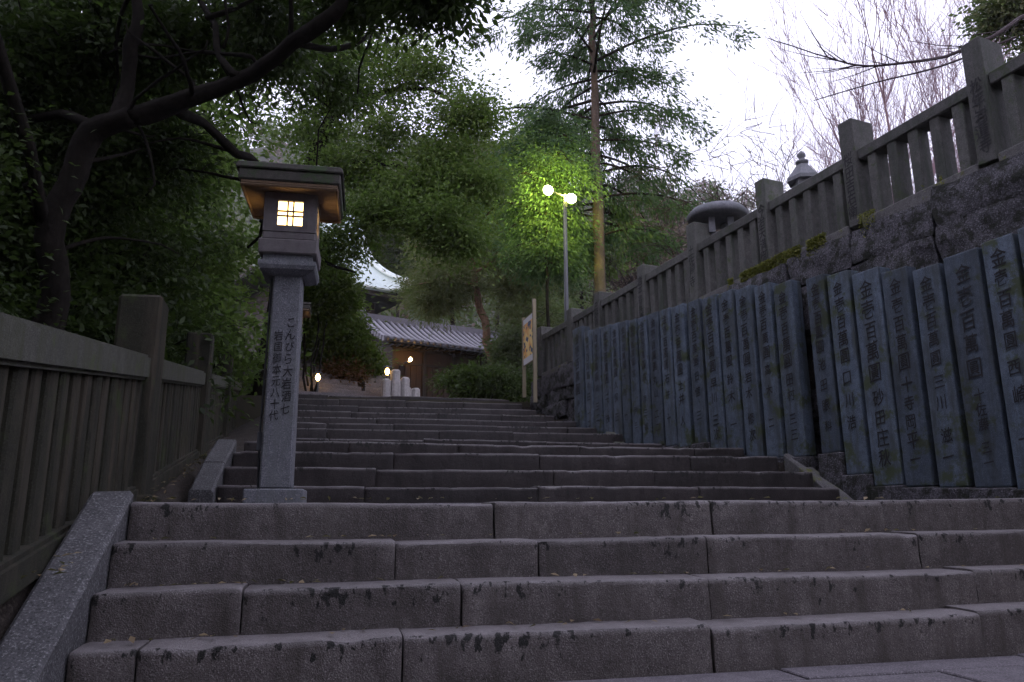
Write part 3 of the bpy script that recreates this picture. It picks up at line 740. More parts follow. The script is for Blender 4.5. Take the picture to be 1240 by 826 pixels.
# ------------------------------------------------------------------ stone lanterns on the terrace, seen over the fence
def terrace_lantern(label, px, py, Y, kind):
    P = at(px, py, Y); base = Vector((P.x, P.y, 4.0)); o = thing('stone_lantern', label, 'stone lantern', base)
    h = P.z - 4.0
    if kind == 'mushroom':
        mb = MB(); mb.lathe(base, [(.20, 0), (.22, .1), (.12, .14), (.11, h - .62), (.2, h - .58), (.22, h - .5)], 14); mb.build('shaft', M['lantern'], o, True)
        for sx in (-1, 1):
            for sy in (-1, 1):
                mb = MB(); mb.box(base + Vector((sx * .15 - .05, sy * .15 - .05, h - .5)), (.1, 0, 0), (0, .1, 0), (0, 0, .26)); mb.build('firebox_post', M['lantern'], o)
        mb = MB(); mb.lathe(base, [(.34, h - .24), (.47, h - .22), (.50, h - .16), (.42, h - .06), (.25, h + .0), (.06, h + .03)], 22); mb.build('cap', M['lantern'], o, True)
    else:
        mb = MB(); mb.lathe(base, [(.3, 0), (.32, .15), (.14, .2), (.13, h - .9), (.26, h - .85), (.28, h - .76)], 14); mb.build('shaft', M['lantern'], o, True)
        mb = MB(); mb.box(base + Vector((-.15, -.15, h - .75)), (.3, 0, 0), (0, .3, 0), (0, 0, .3)); mb.build('firebox', M['lantern'], o)
        mb = MB(); mb.lathe(base, [(.27, h - .52), (.27, h - .46), (.16, h - .32), (.09, h - .22)], 6); mb.build('cap', M['lantern'], o)
        mb = MB(); mb.lathe(base, [(.05, h - .22), (.10, h - .19), (.105, h - .16), (.045, h - .13), (.045, h - .10), (.07, h - .06), (.06, h - .02), (.01, h + .03)], 14); mb.build('finial', M['lantern'], o, True)
    return o
terrace_lantern('round mushroom-capped stone lantern showing above the terrace fence rail', 868, 251, 11.8, 'mushroom')
terrace_lantern('stone lantern finial poking up behind the middle of the terrace fence', 970, 185, 11.6, 'finial')

# ------------------------------------------------------------------ pale balustrade beside the second flight
BL = thing('pale_balustrade', 'short pale stone balustrade at the top of the stairs before the wooden building', 'balustrade', at(470, 478, 21.0))
for i, (px, ty, by, Y) in enumerate([(467, 459, 484, 18.9), (478, 448, 484, 19.1), (490, 457, 484, 19.3), (503, 470, 486, 19.5)]):
    T = at(px, ty, Y); Bm = at(px, by, Y); me = bevel_box(.20, .20, T.z - Bm.z, .045, .012, i); q = linko('post', me, BL, M['pale']); q.location = Bm - wloc(BL); q.rotation_euler = (0, 0, PS2)
for p0, p1, Y0, Y1 in (((470, 464), (476, 458), 18.97, 19.08), ((481, 456), (488, 462), 19.14, 19.28), ((493, 465), (501, 474), 19.34, 19.48)):
    mb = MB(); a, b_ = at(*p0, Y0), at(*p1, Y1); mb.box(a, b_ - a, U2 * .1, (0, 0, -.5)); mb.build('wall_panel', M['pale'], BL)

# ------------------------------------------------------------------ wooden building with tiled roof
def tiled_building():
    C = Vector((-4.45, 28.0, 4.0)); L = 6.6; Dp = 3.4
    o = thing('wooden_building', 'dark wooden building with grey tiled gable roof at the top of the stairs', 'building', C)
    mb = MB(); mb.box(C, V2 * L, U2 * Dp, (0, 0, 2.95)); mb.build('wall', M['wood'], o)
    for k in range(28):
        mb = MB(); mb.box(C + V2 * (.05 + k * .232) - U2 * .03 + Vector((0, 0, 1.0)), V2 * .20, U2 * .028, (0, 0, 1.25)); mb.build('plank', M['wood'], o)
    for z0, hh in ((.95, .07), (2.27, .08), (2.8, .1)):
        mb = MB(); mb.box(C - U2 * .06 + V2 * -.05 + Vector((0, 0, z0)), V2 * (L + .1), U2 * .055, (0, 0, hh)); mb.build('beam', M['woodb'], o)
    for k in range(6):
        mb = MB(); mb.box(C - U2 * .08 + V2 * (k * 1.27 - .04), V2 * .12, U2 * .075, (0, 0, 2.9)); mb.build('pillar', M['woodb'], o)
    ez, rz_ = 3.02, 4.25; ov = .62
    # roof bed, two slopes with a slight sag
    def slope(f): z = ez + (rz_ - ez) * (f ** 1.22); return z
    rb = MB(); S = 7
    for side in (0, 1):
        for k in range(S):
            f0, f1 = k / S, (k + 1) / S; w = Dp / 2 + ov
            def pt(f, l_): 
                d = -ov + w * f if side == 0 else Dp + ov - w * f
                return C + V2 * l_ + U2 * d + Vector((0, 0, slope(f)))
            rb.quad(pt(f0, -.55), pt(f0, L + .5), pt(f1, L + .5), pt(f1, -.55))
            rb.quad(pt(f0, -.55) - Vector((0, 0, .09)), pt(f1, -.55) - Vector((0, 0, .09)), pt(f1, L + .5) - Vector((0, 0, .09)), pt(f0, L + .5) - Vector((0, 0, .09)))
            rb.quad(pt(f0, -.55), pt(f1, -.55), pt(f1, -.55) - Vector((0, 0, .09)), pt(f0, -.55) - Vector((0, 0, .09)))
        rb.quad(pt(0, -.55), pt(0, -.55) - Vector((0, 0, .09)), pt(0, L + .5) - Vector((0, 0, .09)), pt(0, L + .5))
    roof = rb.build('roof', M['tiled'], o)
    w = Dp / 2 + ov; l_ = -.5; i = 0
    while l_ < L + .5:
        big = i < 3
        mb = MB(); mb.tube([C + V2 * l_ + U2 * (-ov - .03 + w * k / 6) + Vector((0, 0, slope(k / 6) + .02)) for k in range(7)], .075 if not big else .095, 6); mb.build('tile_row', M['tile'], roof, True)
        l_ += .275; i += 1
    mb = MB(); mb.box(C + V2 * -.6 + U2 * (Dp / 2 - .12) + Vector((0, 0, rz_ - .02)), V2 * (L + 1.1), U2 * .24, (0, 0, .26)); mb.build('ridge', M['tile'], roof)
    mb = MB(); mb.lathe(C + V2 * -.62 + U2 * (Dp / 2) + Vector((0, 0, rz_ - .05)), [(.2, 0), (.24, .2), (.16, .42), (.05, .52)], 10); mb.build('ridge_end_tile', M['tile'], roof)
    # verge tiles down the gable end
    for k in range(9):
        f = k / 9; p = C + V2 * -.58 + U2 * (-ov + w * f) + Vector((0, 0, slope(f) - .06)); mb = MB(); mb.box(p - V2 * .05, V2 * .12, U2 * .19, (0, 0, .16)); mb.build('verge_tile', M['tile'], roof)
    # gable triangle
    mb = MB(); g0 = C + Vector((0, 0, 2.95)); mb.poly([g0, g0 + U2 * Dp, g0 + U2 * Dp / 2 + Vector((0, 0, 1.15))]); mb.build('gable_board', M['woodb'], o)
    for k in range(30):
        mb = MB(); mb.box(C + V2 * (-.4 + k * .25) - U2 * (ov - .06) + Vector((0, 0, ez - .15)), V2 * .07, U2 * .55, (0, 0, .055)); mb.build('rafter', M['woodb'], o)
    return o
tiled_building()
WLp = at(497, 435, 27.6)
o = thing('wall_lamp', 'bright warm lamp on the front of the dark wooden building', 'lamp', WLp)
mb = MB(); mb.box(WLp + U2 * .10 + V2 * -.06 + Vector((0, 0, -.1)), V2 * .12, U2 * .28, (0, 0, .05)); mb.build('bracket', M['steel'], o)
mb = MB(); mb.lathe(WLp, [(.02, -.07), (.05, -.045), (.062, 0), (.04, .045), (.015, .07)], 12); mb.build('globe', M['wall_glow'], o, True)

# ------------------------------------------------------------------ great hall with curved copper roof
def hall():
    PS3 = R(38); U3 = Vector((-math.sin(PS3), math.cos(PS3), 0)); V3 = Vector((math.cos(PS3), math.sin(PS3), 0))
    corner = at(500, 356, 44.0)                                   # right end of the front eave
    o = thing('shrine_hall', 'dark shrine hall with swooping pale green copper roof behind the trees', 'shrine hall', Vector((corner.x, corner.y, 4.5)))
    Wd, Dp, Hh = 9.6, 9.0, 5.6
    def surf(a, f):                                              # a along eave 0..1 from right, f up the slope 0..1
        inset = 2.6 * f if f < .55 else 2.6 * .55 + .25 * (f - .55)
        flare = .75 * max(0, 1 - a * 5) ** 2 * (1 - f) ** 2
        x = -inset - (Wd - 2 * inset) * a if True else 0
        z = Hh * (.42 * f + .58 * f ** 2.1) + flare
        return corner + V3 * x + U3 * (Dp / 2 * f) + Vector((0, 0, z))
    mb = MB(); NA, NF = 24, 16
    for i in range(NA + 1):
        for j in range(NF + 1): mb.v.append(tuple(surf(i / NA, j / NF)))
    mb.f = [(i*(NF+1)+j, (i+1)*(NF+1)+j, (i+1)*(NF+1)+j+1, i*(NF+1)+j+1) for i in range(NA) for j in range(NF)]
    rf = mb.build('roof', M['copper'], o, True)
    mb = MB()                                                     # right hip slope
    for j in range(NF):
        f0, f1 = j / NF, (j + 1) / NF
        p0, p1 = surf(0, f0), surf(0, f1); q0 = p0 + U3 * Dp * (1 - f0); q1 = p1 + U3 * Dp * (1 - f1); mb.quad(p0, p1, q1, q0)
    mb.build('side_roof', M['copper'], o, True)
    for off_, r_ in ((0, .14), (.34, .10)):
        mb = MB(); mb.tube([surf(0, j / NF) + V3 * -off_ + Vector((0, 0, .08)) for j in range(NF + 1)], r_, 6); mb.build('hip_ridge', M['copperl'], rf, True)
    mb = MB(); mb.tube([surf(i / NA, 0) + Vector((0, 0, -.06)) for i in range(NA + 1)], .11, 6); mb.build('eave_edge', M['copperl'], rf, True)
    mb = MB(); mb.tube([surf(0, 1), surf(1, 1)], .3, 8); mb.build('ridge', M['copperl'], rf, True)
    cz = corner.z
    mb = MB(); q = corner + V3 * -Wd + U3 * .2; mb.box(Vector((q.x, q.y, cz - .45)), V3 * (Wd - .3), U3 * (Dp - .6), (0, 0, .28)); mb.build('eave_underside', M['woodb'], o)
    mb = MB(); q = corner + V3 * -(Wd - 1.6) + U3 * 1.8; mb.box(Vector((q.x, q.y, 4.5)), V3 * (Wd - 3.2), U3 * (Dp - 3.6), (0, 0, cz - .5 - 4.5)); mb.build('wall', M['woodb'], o)
    for k in range(4):
        mb = MB(); q = corner + V3 * -(1.7 + k * 1.9) + U3 * 1.5; mb.box(Vector((q.x, q.y, 4.5)), V3 * -.3, U3 * .28, (0, 0, cz - .5 - 4.5)); mb.build('pillar', M['woodb'], o)
    for zz in (cz - 1.5, cz - 3.2):
        mb = MB(); q = corner + V3 * -(Wd - 1.4) + U3 * 1.42; mb.box(Vector((q.x, q.y, zz)), V3 * (Wd - 2.8), U3 * .07, (0, 0, .3)); mb.build('beam', M['wood'], o)
    return o
hall()

# ------------------------------------------------------------------ FOLIAGE
def leaf_quads(pos, axis, nrm, ln, wd):
    """pos/axis/nrm (n,3), ln/wd (n,) -> folded leaf quads (n,4,3)"""
    axis = axis / (np.linalg.norm(axis, axis=1, keepdims=True) + 1e-9)
    side = np.cross(nrm, axis); side /= (np.linalg.norm(side, axis=1, keepdims=True) + 1e-9)
    up = np.cross(axis, side)
    L = ln[:, None]; W = wd[:, None]
    base = pos - axis * L * .5; tip = pos + axis * L * .5
    mid = pos - axis * L * .05 + up * W * .22
    return np.stack([base, mid + side * W * .5, tip, mid - side * W * .5], axis=1)
def smooth_path(pts, sub=5):
    pts = [Vector(p) for p in pts]; out = []
    for i in range(len(pts) - 1):
        p0, p1, p2, p3 = pts[max(i-1, 0)], pts[i], pts[i+1], pts[min(i+2, len(pts)-1)]
        for k in range(sub):
            t = k / sub
            out.append(.5 * ((2*p1) + (p2-p0)*t + (2*p0-5*p1+4*p2-p3)*t*t + (3*p1-p0-3*p2+p3)*t**3))
    out.append(pts[-1]); return out
def limb(mb, pts, r0, r1, sides=8, wob=.02, seed=0, sub=5):
    path = smooth_path(pts, sub); n = len(path)
    for i, p in enumerate(path):
        if 0 < i < n - 1: path[i] = p + Vector((mnoise.noise(p * 1.3 + Vector((seed, 0, 0))), mnoise.noise(p * 1.3 + Vector((0, seed, 5))), mnoise.noise(p * 1.3 + Vector((7, 0, seed))))) * wob * 4 + Vector((mnoise.noise(p * 4.1), mnoise.noise(p * 4.1 + Vector((3, 3, 3))), 0)) * wob * 1.2
    mb.tube(path, [(r0 + (r1 - r0) * (i / (n - 1))) * (1 + .22 * mnoise.noise(path[i] * 2.3 + Vector((seed, 3, 1)))) for i in range(n)], sides); return path

def broadleaf(name, label, base, limbs, blobs, n_clump, per, leaf, mat, seed, group=None, cat='tree', bark='bark', spread=.30, flat=.5, twig_r=.012, upb=.9, shell=.45, clump_tint=.35):
    """limbs: list of (points, r0, r1); blobs: (centre, (rx,ry,rz), weight). Leaf clumps hang on twigs grown to the nearest wood."""
    g = rng(seed); o = thing(name, label, cat, base, group)
    mb = MB(); nodes = []
    for i, (pts, r0, r1) in enumerate(limbs): nodes += limb(mb, pts, r0, r1, 9 if r0 > .08 else 6, .03, seed + i)[2:]
    wts = np.array([b_[2] for b_ in blobs], float); wts /= wts.sum(); pick = g.choice(len(blobs), n_clump, p=wts)
    d = g.normal(size=(n_clump, 3)); d /= np.linalg.norm(d, axis=1, keepdims=True); rad = g.random(n_clump) ** shell
    cen = np.array([tuple(b_[0]) for b_ in blobs])[pick]; rr_ = np.array([b_[1] for b_ in blobs])[pick]
    cl = cen + d * rad[:, None] * rr_
    N = np.array([tuple(p) for p in nodes]); tw = MB()
    dist = np.array([np.min(((N - c_) ** 2).sum(1)) for c_ in cl]); order = np.argsort(dist)
    for ci in order:
        c_ = cl[ci]; dd = ((N - c_) ** 2).sum(1); j = int(np.argmin(dd)); a = Vector(N[j]); b_ = Vector(c_); L = (b_ - a).length
        if L < .03: continue
        sag = Vector((0, 0, .12 * L)) + Vector(g.normal(size=3)) * .08 * L
        path = [a, a.lerp(b_, .35) + sag * .8, a.lerp(b_, .7) + sag * .6, b_]
        r0 = min(.035, twig_r * (.7 + .6 * L)); tw.tube(path, [r0, r0 * .75, r0 * .5, r0 * .25], 4, False)
        N = np.vstack([N, np.array([tuple(p) for p in path[1:]])])
    tr = mb.build('trunk', M[bark], o, True); tag(tw.build('twigs', M[bark], o, True), kind='stuff')
    n = n_clump * per; ci = np.repeat(np.arange(n_clump), per)
    sz = g.uniform(.7, 1.35, n_clump)[ci]
    tilt = g.normal(size=(n_clump, 3)) * .35 + np.array([0, 0, 1.0]); tilt /= np.linalg.norm(tilt, axis=1, keepdims=True)
    off = g.normal(size=(n, 3)) * spread * sz[:, None]
    tn = tilt[ci]; hgt = (off * tn).sum(1, keepdims=True); off = off - tn * hgt * (1 - flat)
    pos = cl[ci] + off
    axis = off + g.normal(size=(n, 3)) * spread * .8; axis[:, 2] -= spread * .5
    nrm = tn * upb + g.normal(size=(n, 3)) * .45
    ln = leaf[0] * g.uniform(.7, 1.3, n); wd = leaf[1] * g.uniform(.7, 1.3, n)
    tint = np.clip(g.random(n_clump)[ci] * clump_tint * 1.6 + g.random(n) * (1 - clump_tint) * .9, 0, 1)
    cr = np_quads('crown', leaf_quads(pos, axis, nrm, ln, wd), tint, M[mat], o); cr['kind'] = 'stuff'
    return o

def V3_(x, y, z): return Vector((x, y, z))
def pxr(r, Y): return r * Y / 930.0
def B_(px, py, Y, rpx, ry=None, w=1.0, sq=.75, dy=1.0):
    r_ = pxr(rpx, Y); return (at(px, py, Y), (r_, r_ * dy, r_ * sq if ry is None else pxr(ry, Y)), w)

# ---- big dark evergreen on the left, limbs over the stairs
T0 = V3_(-4.9, 7.4, 1.3)
limbs = [([T0, at(52, 390, 7.3), at(66, 270, 7.1), at(105, 175, 7.0), at(160, 140, 6.9)], .16, .10),
         ([at(160, 140, 6.9), at(250, 112, 6.8), at(325, 72, 6.6), at(400, 22, 6.3), at(425, -60, 6.0), at(430, -200, 5.4)], .10, .045),
         ([at(140, 150, 6.95), at(158, 70, 6.9), at(166, -10, 6.8), at(150, -180, 6.4)], .085, .04),
         ([at(120, 165, 7.0), at(60, 140, 7.4), at(-30, 150, 8.0), at(-160, 120, 8.6)], .06, .025),
         ([at(292, 92, 6.7), at(262, 45, 6.8), at(236, -15, 6.9), at(200, -120, 6.8)], .045, .022),
         ([at(345, 62, 6.55), at(420, 50, 7.2), at(470, 20, 7.4)], .045, .02),
         ([at(210, 128, 6.85), at(300, 190, 8.4), at(330, 235, 9.2), at(300, 300, 10)], .06, .02),
         
         ([at(60, 300, 7.2), V3_(-4.0, 4.6, 5.2), V3_(-3.0, 2.2, 6.6), V3_(-1.8, .4, 7.4)], .06, .03)]
gz = random.Random(77)
for pts, r0_, r1_ in list(limbs):
    for k in range(4):
        i = gz.randint(1, len(pts) - 1); q = pts[i].lerp(pts[i-1], gz.random() * .8); d = Vector((gz.gauss(0, 1), gz.gauss(0, 1), gz.gauss(.3, .7))).normalized(); L = gz.uniform(.6, 1.7)
        limbs.append(([q, q + d * L * .4 + V3_(0, 0, .08), q + d * L + V3_(gz.gauss(0, .2), gz.gauss(0, .2), .1)], gz.uniform(.018, .035), .008))
blobs = [B_(40, 60, 7.8, 120, None, 2.2), B_(190, 40, 7.9, 105, None, 1.8), B_(330, 20, 7.6, 90, None, 1.4), B_(80, 200, 8.6, 110, None, 1.8), B_(200, 190, 9.0, 70, None, .6),
         B_(-60, 160, 7.6, 120, None, 1.5), B_(430, -20, 6.6, 70, None, 1.2), B_(520, -8, 6.2, 60, 36, .8), B_(300, 60, 8.6, 70, None, .7), B_(390, 90, 9.6, 60, None, .7), B_(20, 300, 9, 100, None, 1.2),
         (V3_(-3.2, 4.4, 7.2), (1.8, 2.2, 1.0), 1.8), (V3_(-3.2, 1.2, 6.6), (2.0, 2.2, 1.2), 2.4), (V3_(-4.6, 3.2, 6.4), (1.6, 2.4, 1.4), 1.8), (V3_(-5.2, .2, 5.4), (1.6, 2.4, 1.6), 1.4)]
broadleaf('evergreen_tree', 'huge dark evergreen tree with thick bent limbs reaching over the left of the stairs', T0, limbs, blobs, 660, 105, (.10, .044), 'lf_black', 11, spread=.21, flat=.55)

# ---- dark trees filling the bank behind the left fence
def filler(seed, x, y, z0, h, rad, label, per=70, ncl=330, mat='lf_dark', leaf=(.15, .07)):
    B0 = V3_(x, y, z0); g = random.Random(seed)
    limbs = [([B0, B0 + V3_(g.uniform(-.3, .3), g.uniform(-.3, .3), h * .4), B0 + V3_(g.uniform(-.6, .6), g.uniform(-.6, .6), h * .9)], .16, .03)]
    bl = []
    for k in range(9):
        a = k * 2.4; q = (k + .5) / 9; rr2 = rad * (1 - .55 * max(0, q - .4))
        c_ = B0 + V3_(math.cos(a) * rr2 * .6, math.sin(a) * rr2 * .6, h * (.10 + .85 * q)); bl.append((c_, (rad * .6, rad * .6, h * .13), 1))
        limbs.append(([B0 + V3_(0, 0, h * (.05 + .8 * q)), B0 + V3_(math.cos(a) * rr2 * .35, math.sin(a) * rr2 * .35, h * (.09 + .84 * q)), c_], .05, .015))
    return broadleaf('evergreen_tree', label, B0, limbs, bl, ncl, per, leaf, mat, seed, 'evergreens on the bank behind the left fence', spread=.34)
filler(31, -6.6, 9.6, 2.0, 6.0, 2.4, 'dark leafy evergreen just behind the mossy left fence, below the big limb', 110, 440, 'lf_black', (.115, .055))
filler(32, -7.2, 13.2, 2.8, 6.8, 2.5, 'green evergreen behind the left fence, left of the lantern roof', 85, 420, 'lf_mid')
filler(33, -9.8, 9.5, 2.4, 6.4, 2.8, 'tall dark evergreen at the far left edge behind the fence', 80, 300, 'lf_black')
filler(34, -5.6, 5.6, 1.3, 2.6, 1.3, 'low dark shrub pressed behind the near end of the left fence', 110, 260, 'lf_black', (.075, .036))
filler(35, -9.5, 17.5, 3.0, 7.0, 3.0, 'mid green evergreen far back on the left, behind the lantern', 70, 420, 'lf_mid', (.18, .08))
filler(36, -15, 14, 3.2, 8.5, 4.0, 'broad dark evergreen deep in the left wood', 60, 300, 'lf_black', (.22, .10))
filler(37, -6.2, 12.2, 2.2, 2.4, 1.2, 'dense shrub behind the far posts of the left fence', 70, 200)

# ---- the wood goes on behind the photographer and down the steps
for k, (x, y, h, rad) in enumerate([(-6.6, -2.6, 9, 4.0), (-3.4, -6.0, 11, 4.4), (1.0, -8.5, 10, 4.2), (-10.5, 1.5, 8, 3.2), (4.6, -12.0, 8, 3.6)]):
    filler(38 + k, x, y, -.05 if x > -6 else 1.0, h, rad, 'dark evergreen of the wood down the steps, %s behind the viewer' % ORD[k], 55, 400, 'lf_dark', (.44, .24))

# ---- brighter evergreen in the middle left
T1 = V3_(-5.6, 17.0, 3.2)
limbs = [([T1, at(345, 300, 17), at(385, 180, 16.6), at(420, 60, 16.2), at(430, -80, 16)], .2, .07),
         ([at(385, 190, 16.6), at(440, 192, 15.8), at(500, 210, 15.2), at(560, 226, 14.8)], .075, .02),
         ([at(395, 150, 16.4), at(450, 120, 15.8), at(520, 110, 15.4), at(580, 140, 15)], .075, .02),
         ([at(410, 80, 16.2), at(470, 50, 15.8), at(530, 40, 15.4)], .06, .02),
         ([at(370, 235, 16.8), at(420, 255, 15.8), at(480, 265, 15.2), at(540, 275, 14.8)], .07, .02),
         ([at(400, 130, 16.4), at(350, 90, 17), at(300, 60, 17.5)], .06, .02),
         ([at(355, 280, 17), at(400, 320, 16), at(430, 330, 15.6)], .05, .02)]
blobs = [B_(420, 50, 16.2, 70, 40), B_(480, 70, 15.8, 60, 34), B_(430, 120, 16.2, 65, 34), B_(510, 95, 15.4, 60, 30), B_(570, 140, 15, 42, 22), B_(480, 165, 15.6, 60, 18, .8), B_(545, 190, 15, 55, 22),
         B_(430, 205, 15.9, 60, 26), B_(510, 225, 15.2, 55, 22), B_(570, 220, 14.8, 45, 24), B_(460, 262, 15.4, 60, 22), B_(530, 270, 14.8, 55, 22), B_(555, 292, 14.7, 35, 14, .6), B_(410, 295, 16, 50, 26), B_(385, 160, 16.6, 55, 40), B_(350, 60, 17.2, 70, 45), B_(430, -30, 16, 90, 50, 1.2)]
broadleaf('evergreen_tree', 'bright green layered evergreen spreading between the lantern and the lamp post', T1, limbs, blobs, 560, 100, (.105, .05), 'lf_mid', 41, spread=.31, flat=.42, shell=.55)

# ---- bushes at the top of the stairs
def bush(seed, label, px, py, Y, rpx, rypx, ncl=150, per=90, leaf=(.13, .06), mat='lf_bush', foot=None):
    c_ = at(px, py, Y); r_ = pxr(rpx, Y); h = pxr(rypx, Y); B0 = V3_(c_.x, c_.y, foot if foot is not None else c_.z - h)
    limbs = [([B0, B0.lerp(c_, .5) + V3_(r_ * .3 * math.cos(a), r_ * .3 * math.sin(a), 0), c_ + V3_(r_ * .6 * math.cos(a), r_ * .6 * math.sin(a), h * .3)], .035, .01) for a in (0, 1.3, 2.6, 3.9, 5.2)]
    return broadleaf('bush', label, B0, limbs, [(c_, (r_, r_ * .8, h), 2), (c_ + V3_(r_ * .4, 0, -h * .4), (r_ * .6, r_ * .6, h * .5), 1), (c_ + V3_(-r_ * .3, 0, h * .4), (r_ * .6, r_ * .6, h * .6), 1)], ncl, per, leaf, mat, seed, 'bushes at the top of the stairs', 'bush', spread=.22, shell=.6, clump_tint=.5)
bush(51, 'tall leafy bush right of the lantern shaft, in front of the wooden building', 402, 400, 20.4, 40, 50, 260, 110, foot=3.4)
bush(52, 'round pale green bush above the small stair-top lamp', 432, 436, 20.8, 26, 20, 110, 90, foot=3.8)
bush(53, 'dark bush just behind the front lantern shaft', 382, 345, 18.4, 45, 50, 240, 100, foot=3.2)
bush(54, 'spreading green bush under the leaning pine, right of the building', 588, 466, 22.5, 58, 20, 150, 80, (.17, .045), 'lf_dark', foot=3.4)
bush(55, 'dark bush at the top right end of the stairs behind the sign', 630, 440, 24, 34, 44, 200, 90, foot=3.4, mat='lf_far')
bush(56, 'low clump of reddish leaves beside the stair-top lamp', 412, 454, 20.0, 26, 8, 50, 60, (.10, .05), 'lf_red', foot=4.1)

# ---- cypress behind the fence and a second one behind the lamp
def cypress(seed, label, base, top, r0, z_lo, z_hi, rad, nb, per, leaf=(.17, .05), droop=.35, bark='barkp', inner=.27):
    g = rng(seed); o = thing('cypress_tree', label, 'tree', base, 'cypress trees behind the terrace')
    mb = MB(); path = limb(mb, [base, base.lerp(top, .33), base.lerp(top, .66), top], r0, r0 * .2, 12, .02, seed, 8)
    mb.build('trunk', M[bark], o, True)
    br = MB(); cl = []; cdir = []
    for k in range(nb):
        q = (k + g.random()) / nb; z = z_lo + (z_hi - z_lo) * q
        f = (z - base.z) / (top.z - base.z); p0 = base.lerp(top, min(1, f)); a = k * 2.399 + g.normal() * .3
        if q < .45 and math.sin(a) < -.35: a = -a
        L = rad * (1 - .5 * q) * g.uniform(.4, 1.2)
        if q < .2: L *= .45 + 2.6 * q
        d = Vector((math.cos(a), math.sin(a), 0)); rise = g.uniform(.05, .4)
        pts = [p0, p0 + d * L * .35 + V3_(0, 0, L * .35 * rise), p0 + d * L * .7 + V3_(0, 0, L * (.5 * rise - .05)), p0 + d * L + V3_(0, 0, L * (.45 * rise - droop * .5))]
        sp = smooth_path(pts, 4); br.tube(sp, [.038 * (1 - i / len(sp)) * (.6 + L / rad * .6) + .006 for i in range(len(sp))], 5, False)
        for i, p in enumerate(sp):
            u = i / (len(sp) - 1)
            if u < inner: continue
            for _ in range(2):
                sd_w = d.cross(V3_(0, 0, 1)) * g.normal() * .42 * (1.15 - .6 * u) * L / rad * 1.5
                c_ = p + sd_w + V3_(0, 0, g.normal() * .08 - .05); 
                if g.random() < .86:
                    cl.append(tuple(c_)); cdir.append(tuple(d + sd_w * .8))
                    br.tube([p, p.lerp(c_, .5) + V3_(0, 0, .03), c_], [.009, .006, .003], 3, False)
    tag(br.build('branches', M['bark'], o, True), kind='stuff')
    cl = np.array(cl); cdir = np.array(cdir); n = len(cl) * per; ci = np.repeat(np.arange(len(cl)), per)
    off = g.normal(size=(n, 3)) * np.array([.19, .19, .10]); off[:, 2] -= np.abs(g.normal(size=n)) * .15
    pos = cl[ci] + off; axis = cdir[ci] * .6 + off * 1.6 + g.normal(size=(n, 3)) * .35; axis[:, 2] -= .55
    nrm = g.normal(size=(n, 3)) * .6 + np.array([0, 0, .6])
    tint = np.clip(g.random(len(cl))[ci] * .6 + g.random(n) * .5, 0, 1)
    cr = np_quads('crown', leaf_quads(pos, axis, nrm, leaf[0] * g.uniform(.6, 1.3, n), leaf[1] * g.uniform(.6, 1.3, n)), tint, M['lf_cyp'], o); cr['kind'] = 'stuff'
    return o
cb = at(727, 352, 20.0); cb.z = 3.9; ct = at(712, -140, 20.4)
cypress(61, 'tall cypress with a bare pale trunk rising beside the lamp post', V3_(cb.x, cb.y, 3.7), V3_(ct.x, ct.y, ct.z), .20, 8.2, 19.5, 5.0, 80, 44)
c2b = at(660, 330, 18.9)
cypress(62, 'smaller rounded cypress with drooping boughs right behind the floodlights', V3_(c2b.x, c2b.y, 3.6), V3_(c2b.x + .1, c2b.y, 11.2), .06, 7.0, 11.3, 1.9, 40, 52, leaf=(.11, .035), droop=.7, bark='bark', inner=.08)

# ---- leaning pine beside the building
PB = at(598, 470, 26); PB.z = 3.6
limbs = [([PB, at(594, 430, 26), at(580, 365, 26), at(574, 330, 26.2), at(560, 270, 26.5)], .17, .08),
         ([at(580, 350, 26), at(540, 335, 25.6), at(505, 345, 25)], .06, .02), ([at(575, 330, 26.2), at(610, 310, 26), at(640, 300, 26)], .06, .02),
         ([at(570, 305, 26.3), at(530, 290, 26), at(500, 300, 26)], .05, .02), ([at(590, 420, 26), at(625, 405, 25.6), at(645, 410, 25)], .045, .02), ([at(562, 275, 26.5), at(600, 255, 26.5)], .05, .02)]
blobs = [B_(535, 340, 25.4, 36, 18), B_(520, 368, 25.6, 24, 10, .4), B_(545, 305, 26.4, 40, 18), B_(622, 305, 26, 42, 20), B_(600, 255, 26.5, 50, 24), B_(540, 275, 26.4, 45, 20), B_(638, 395, 25.4, 32, 22), B_(632, 350, 26.4, 34, 20)]
broadleaf('pine_tree', 'pine with a leaning reddish trunk and layered needles beside the wooden building', PB, limbs, blobs, 300, 100, (.24, .035), 'lf_pine', 71, bark='barkr', spread=.44, flat=.5, upb=.3)

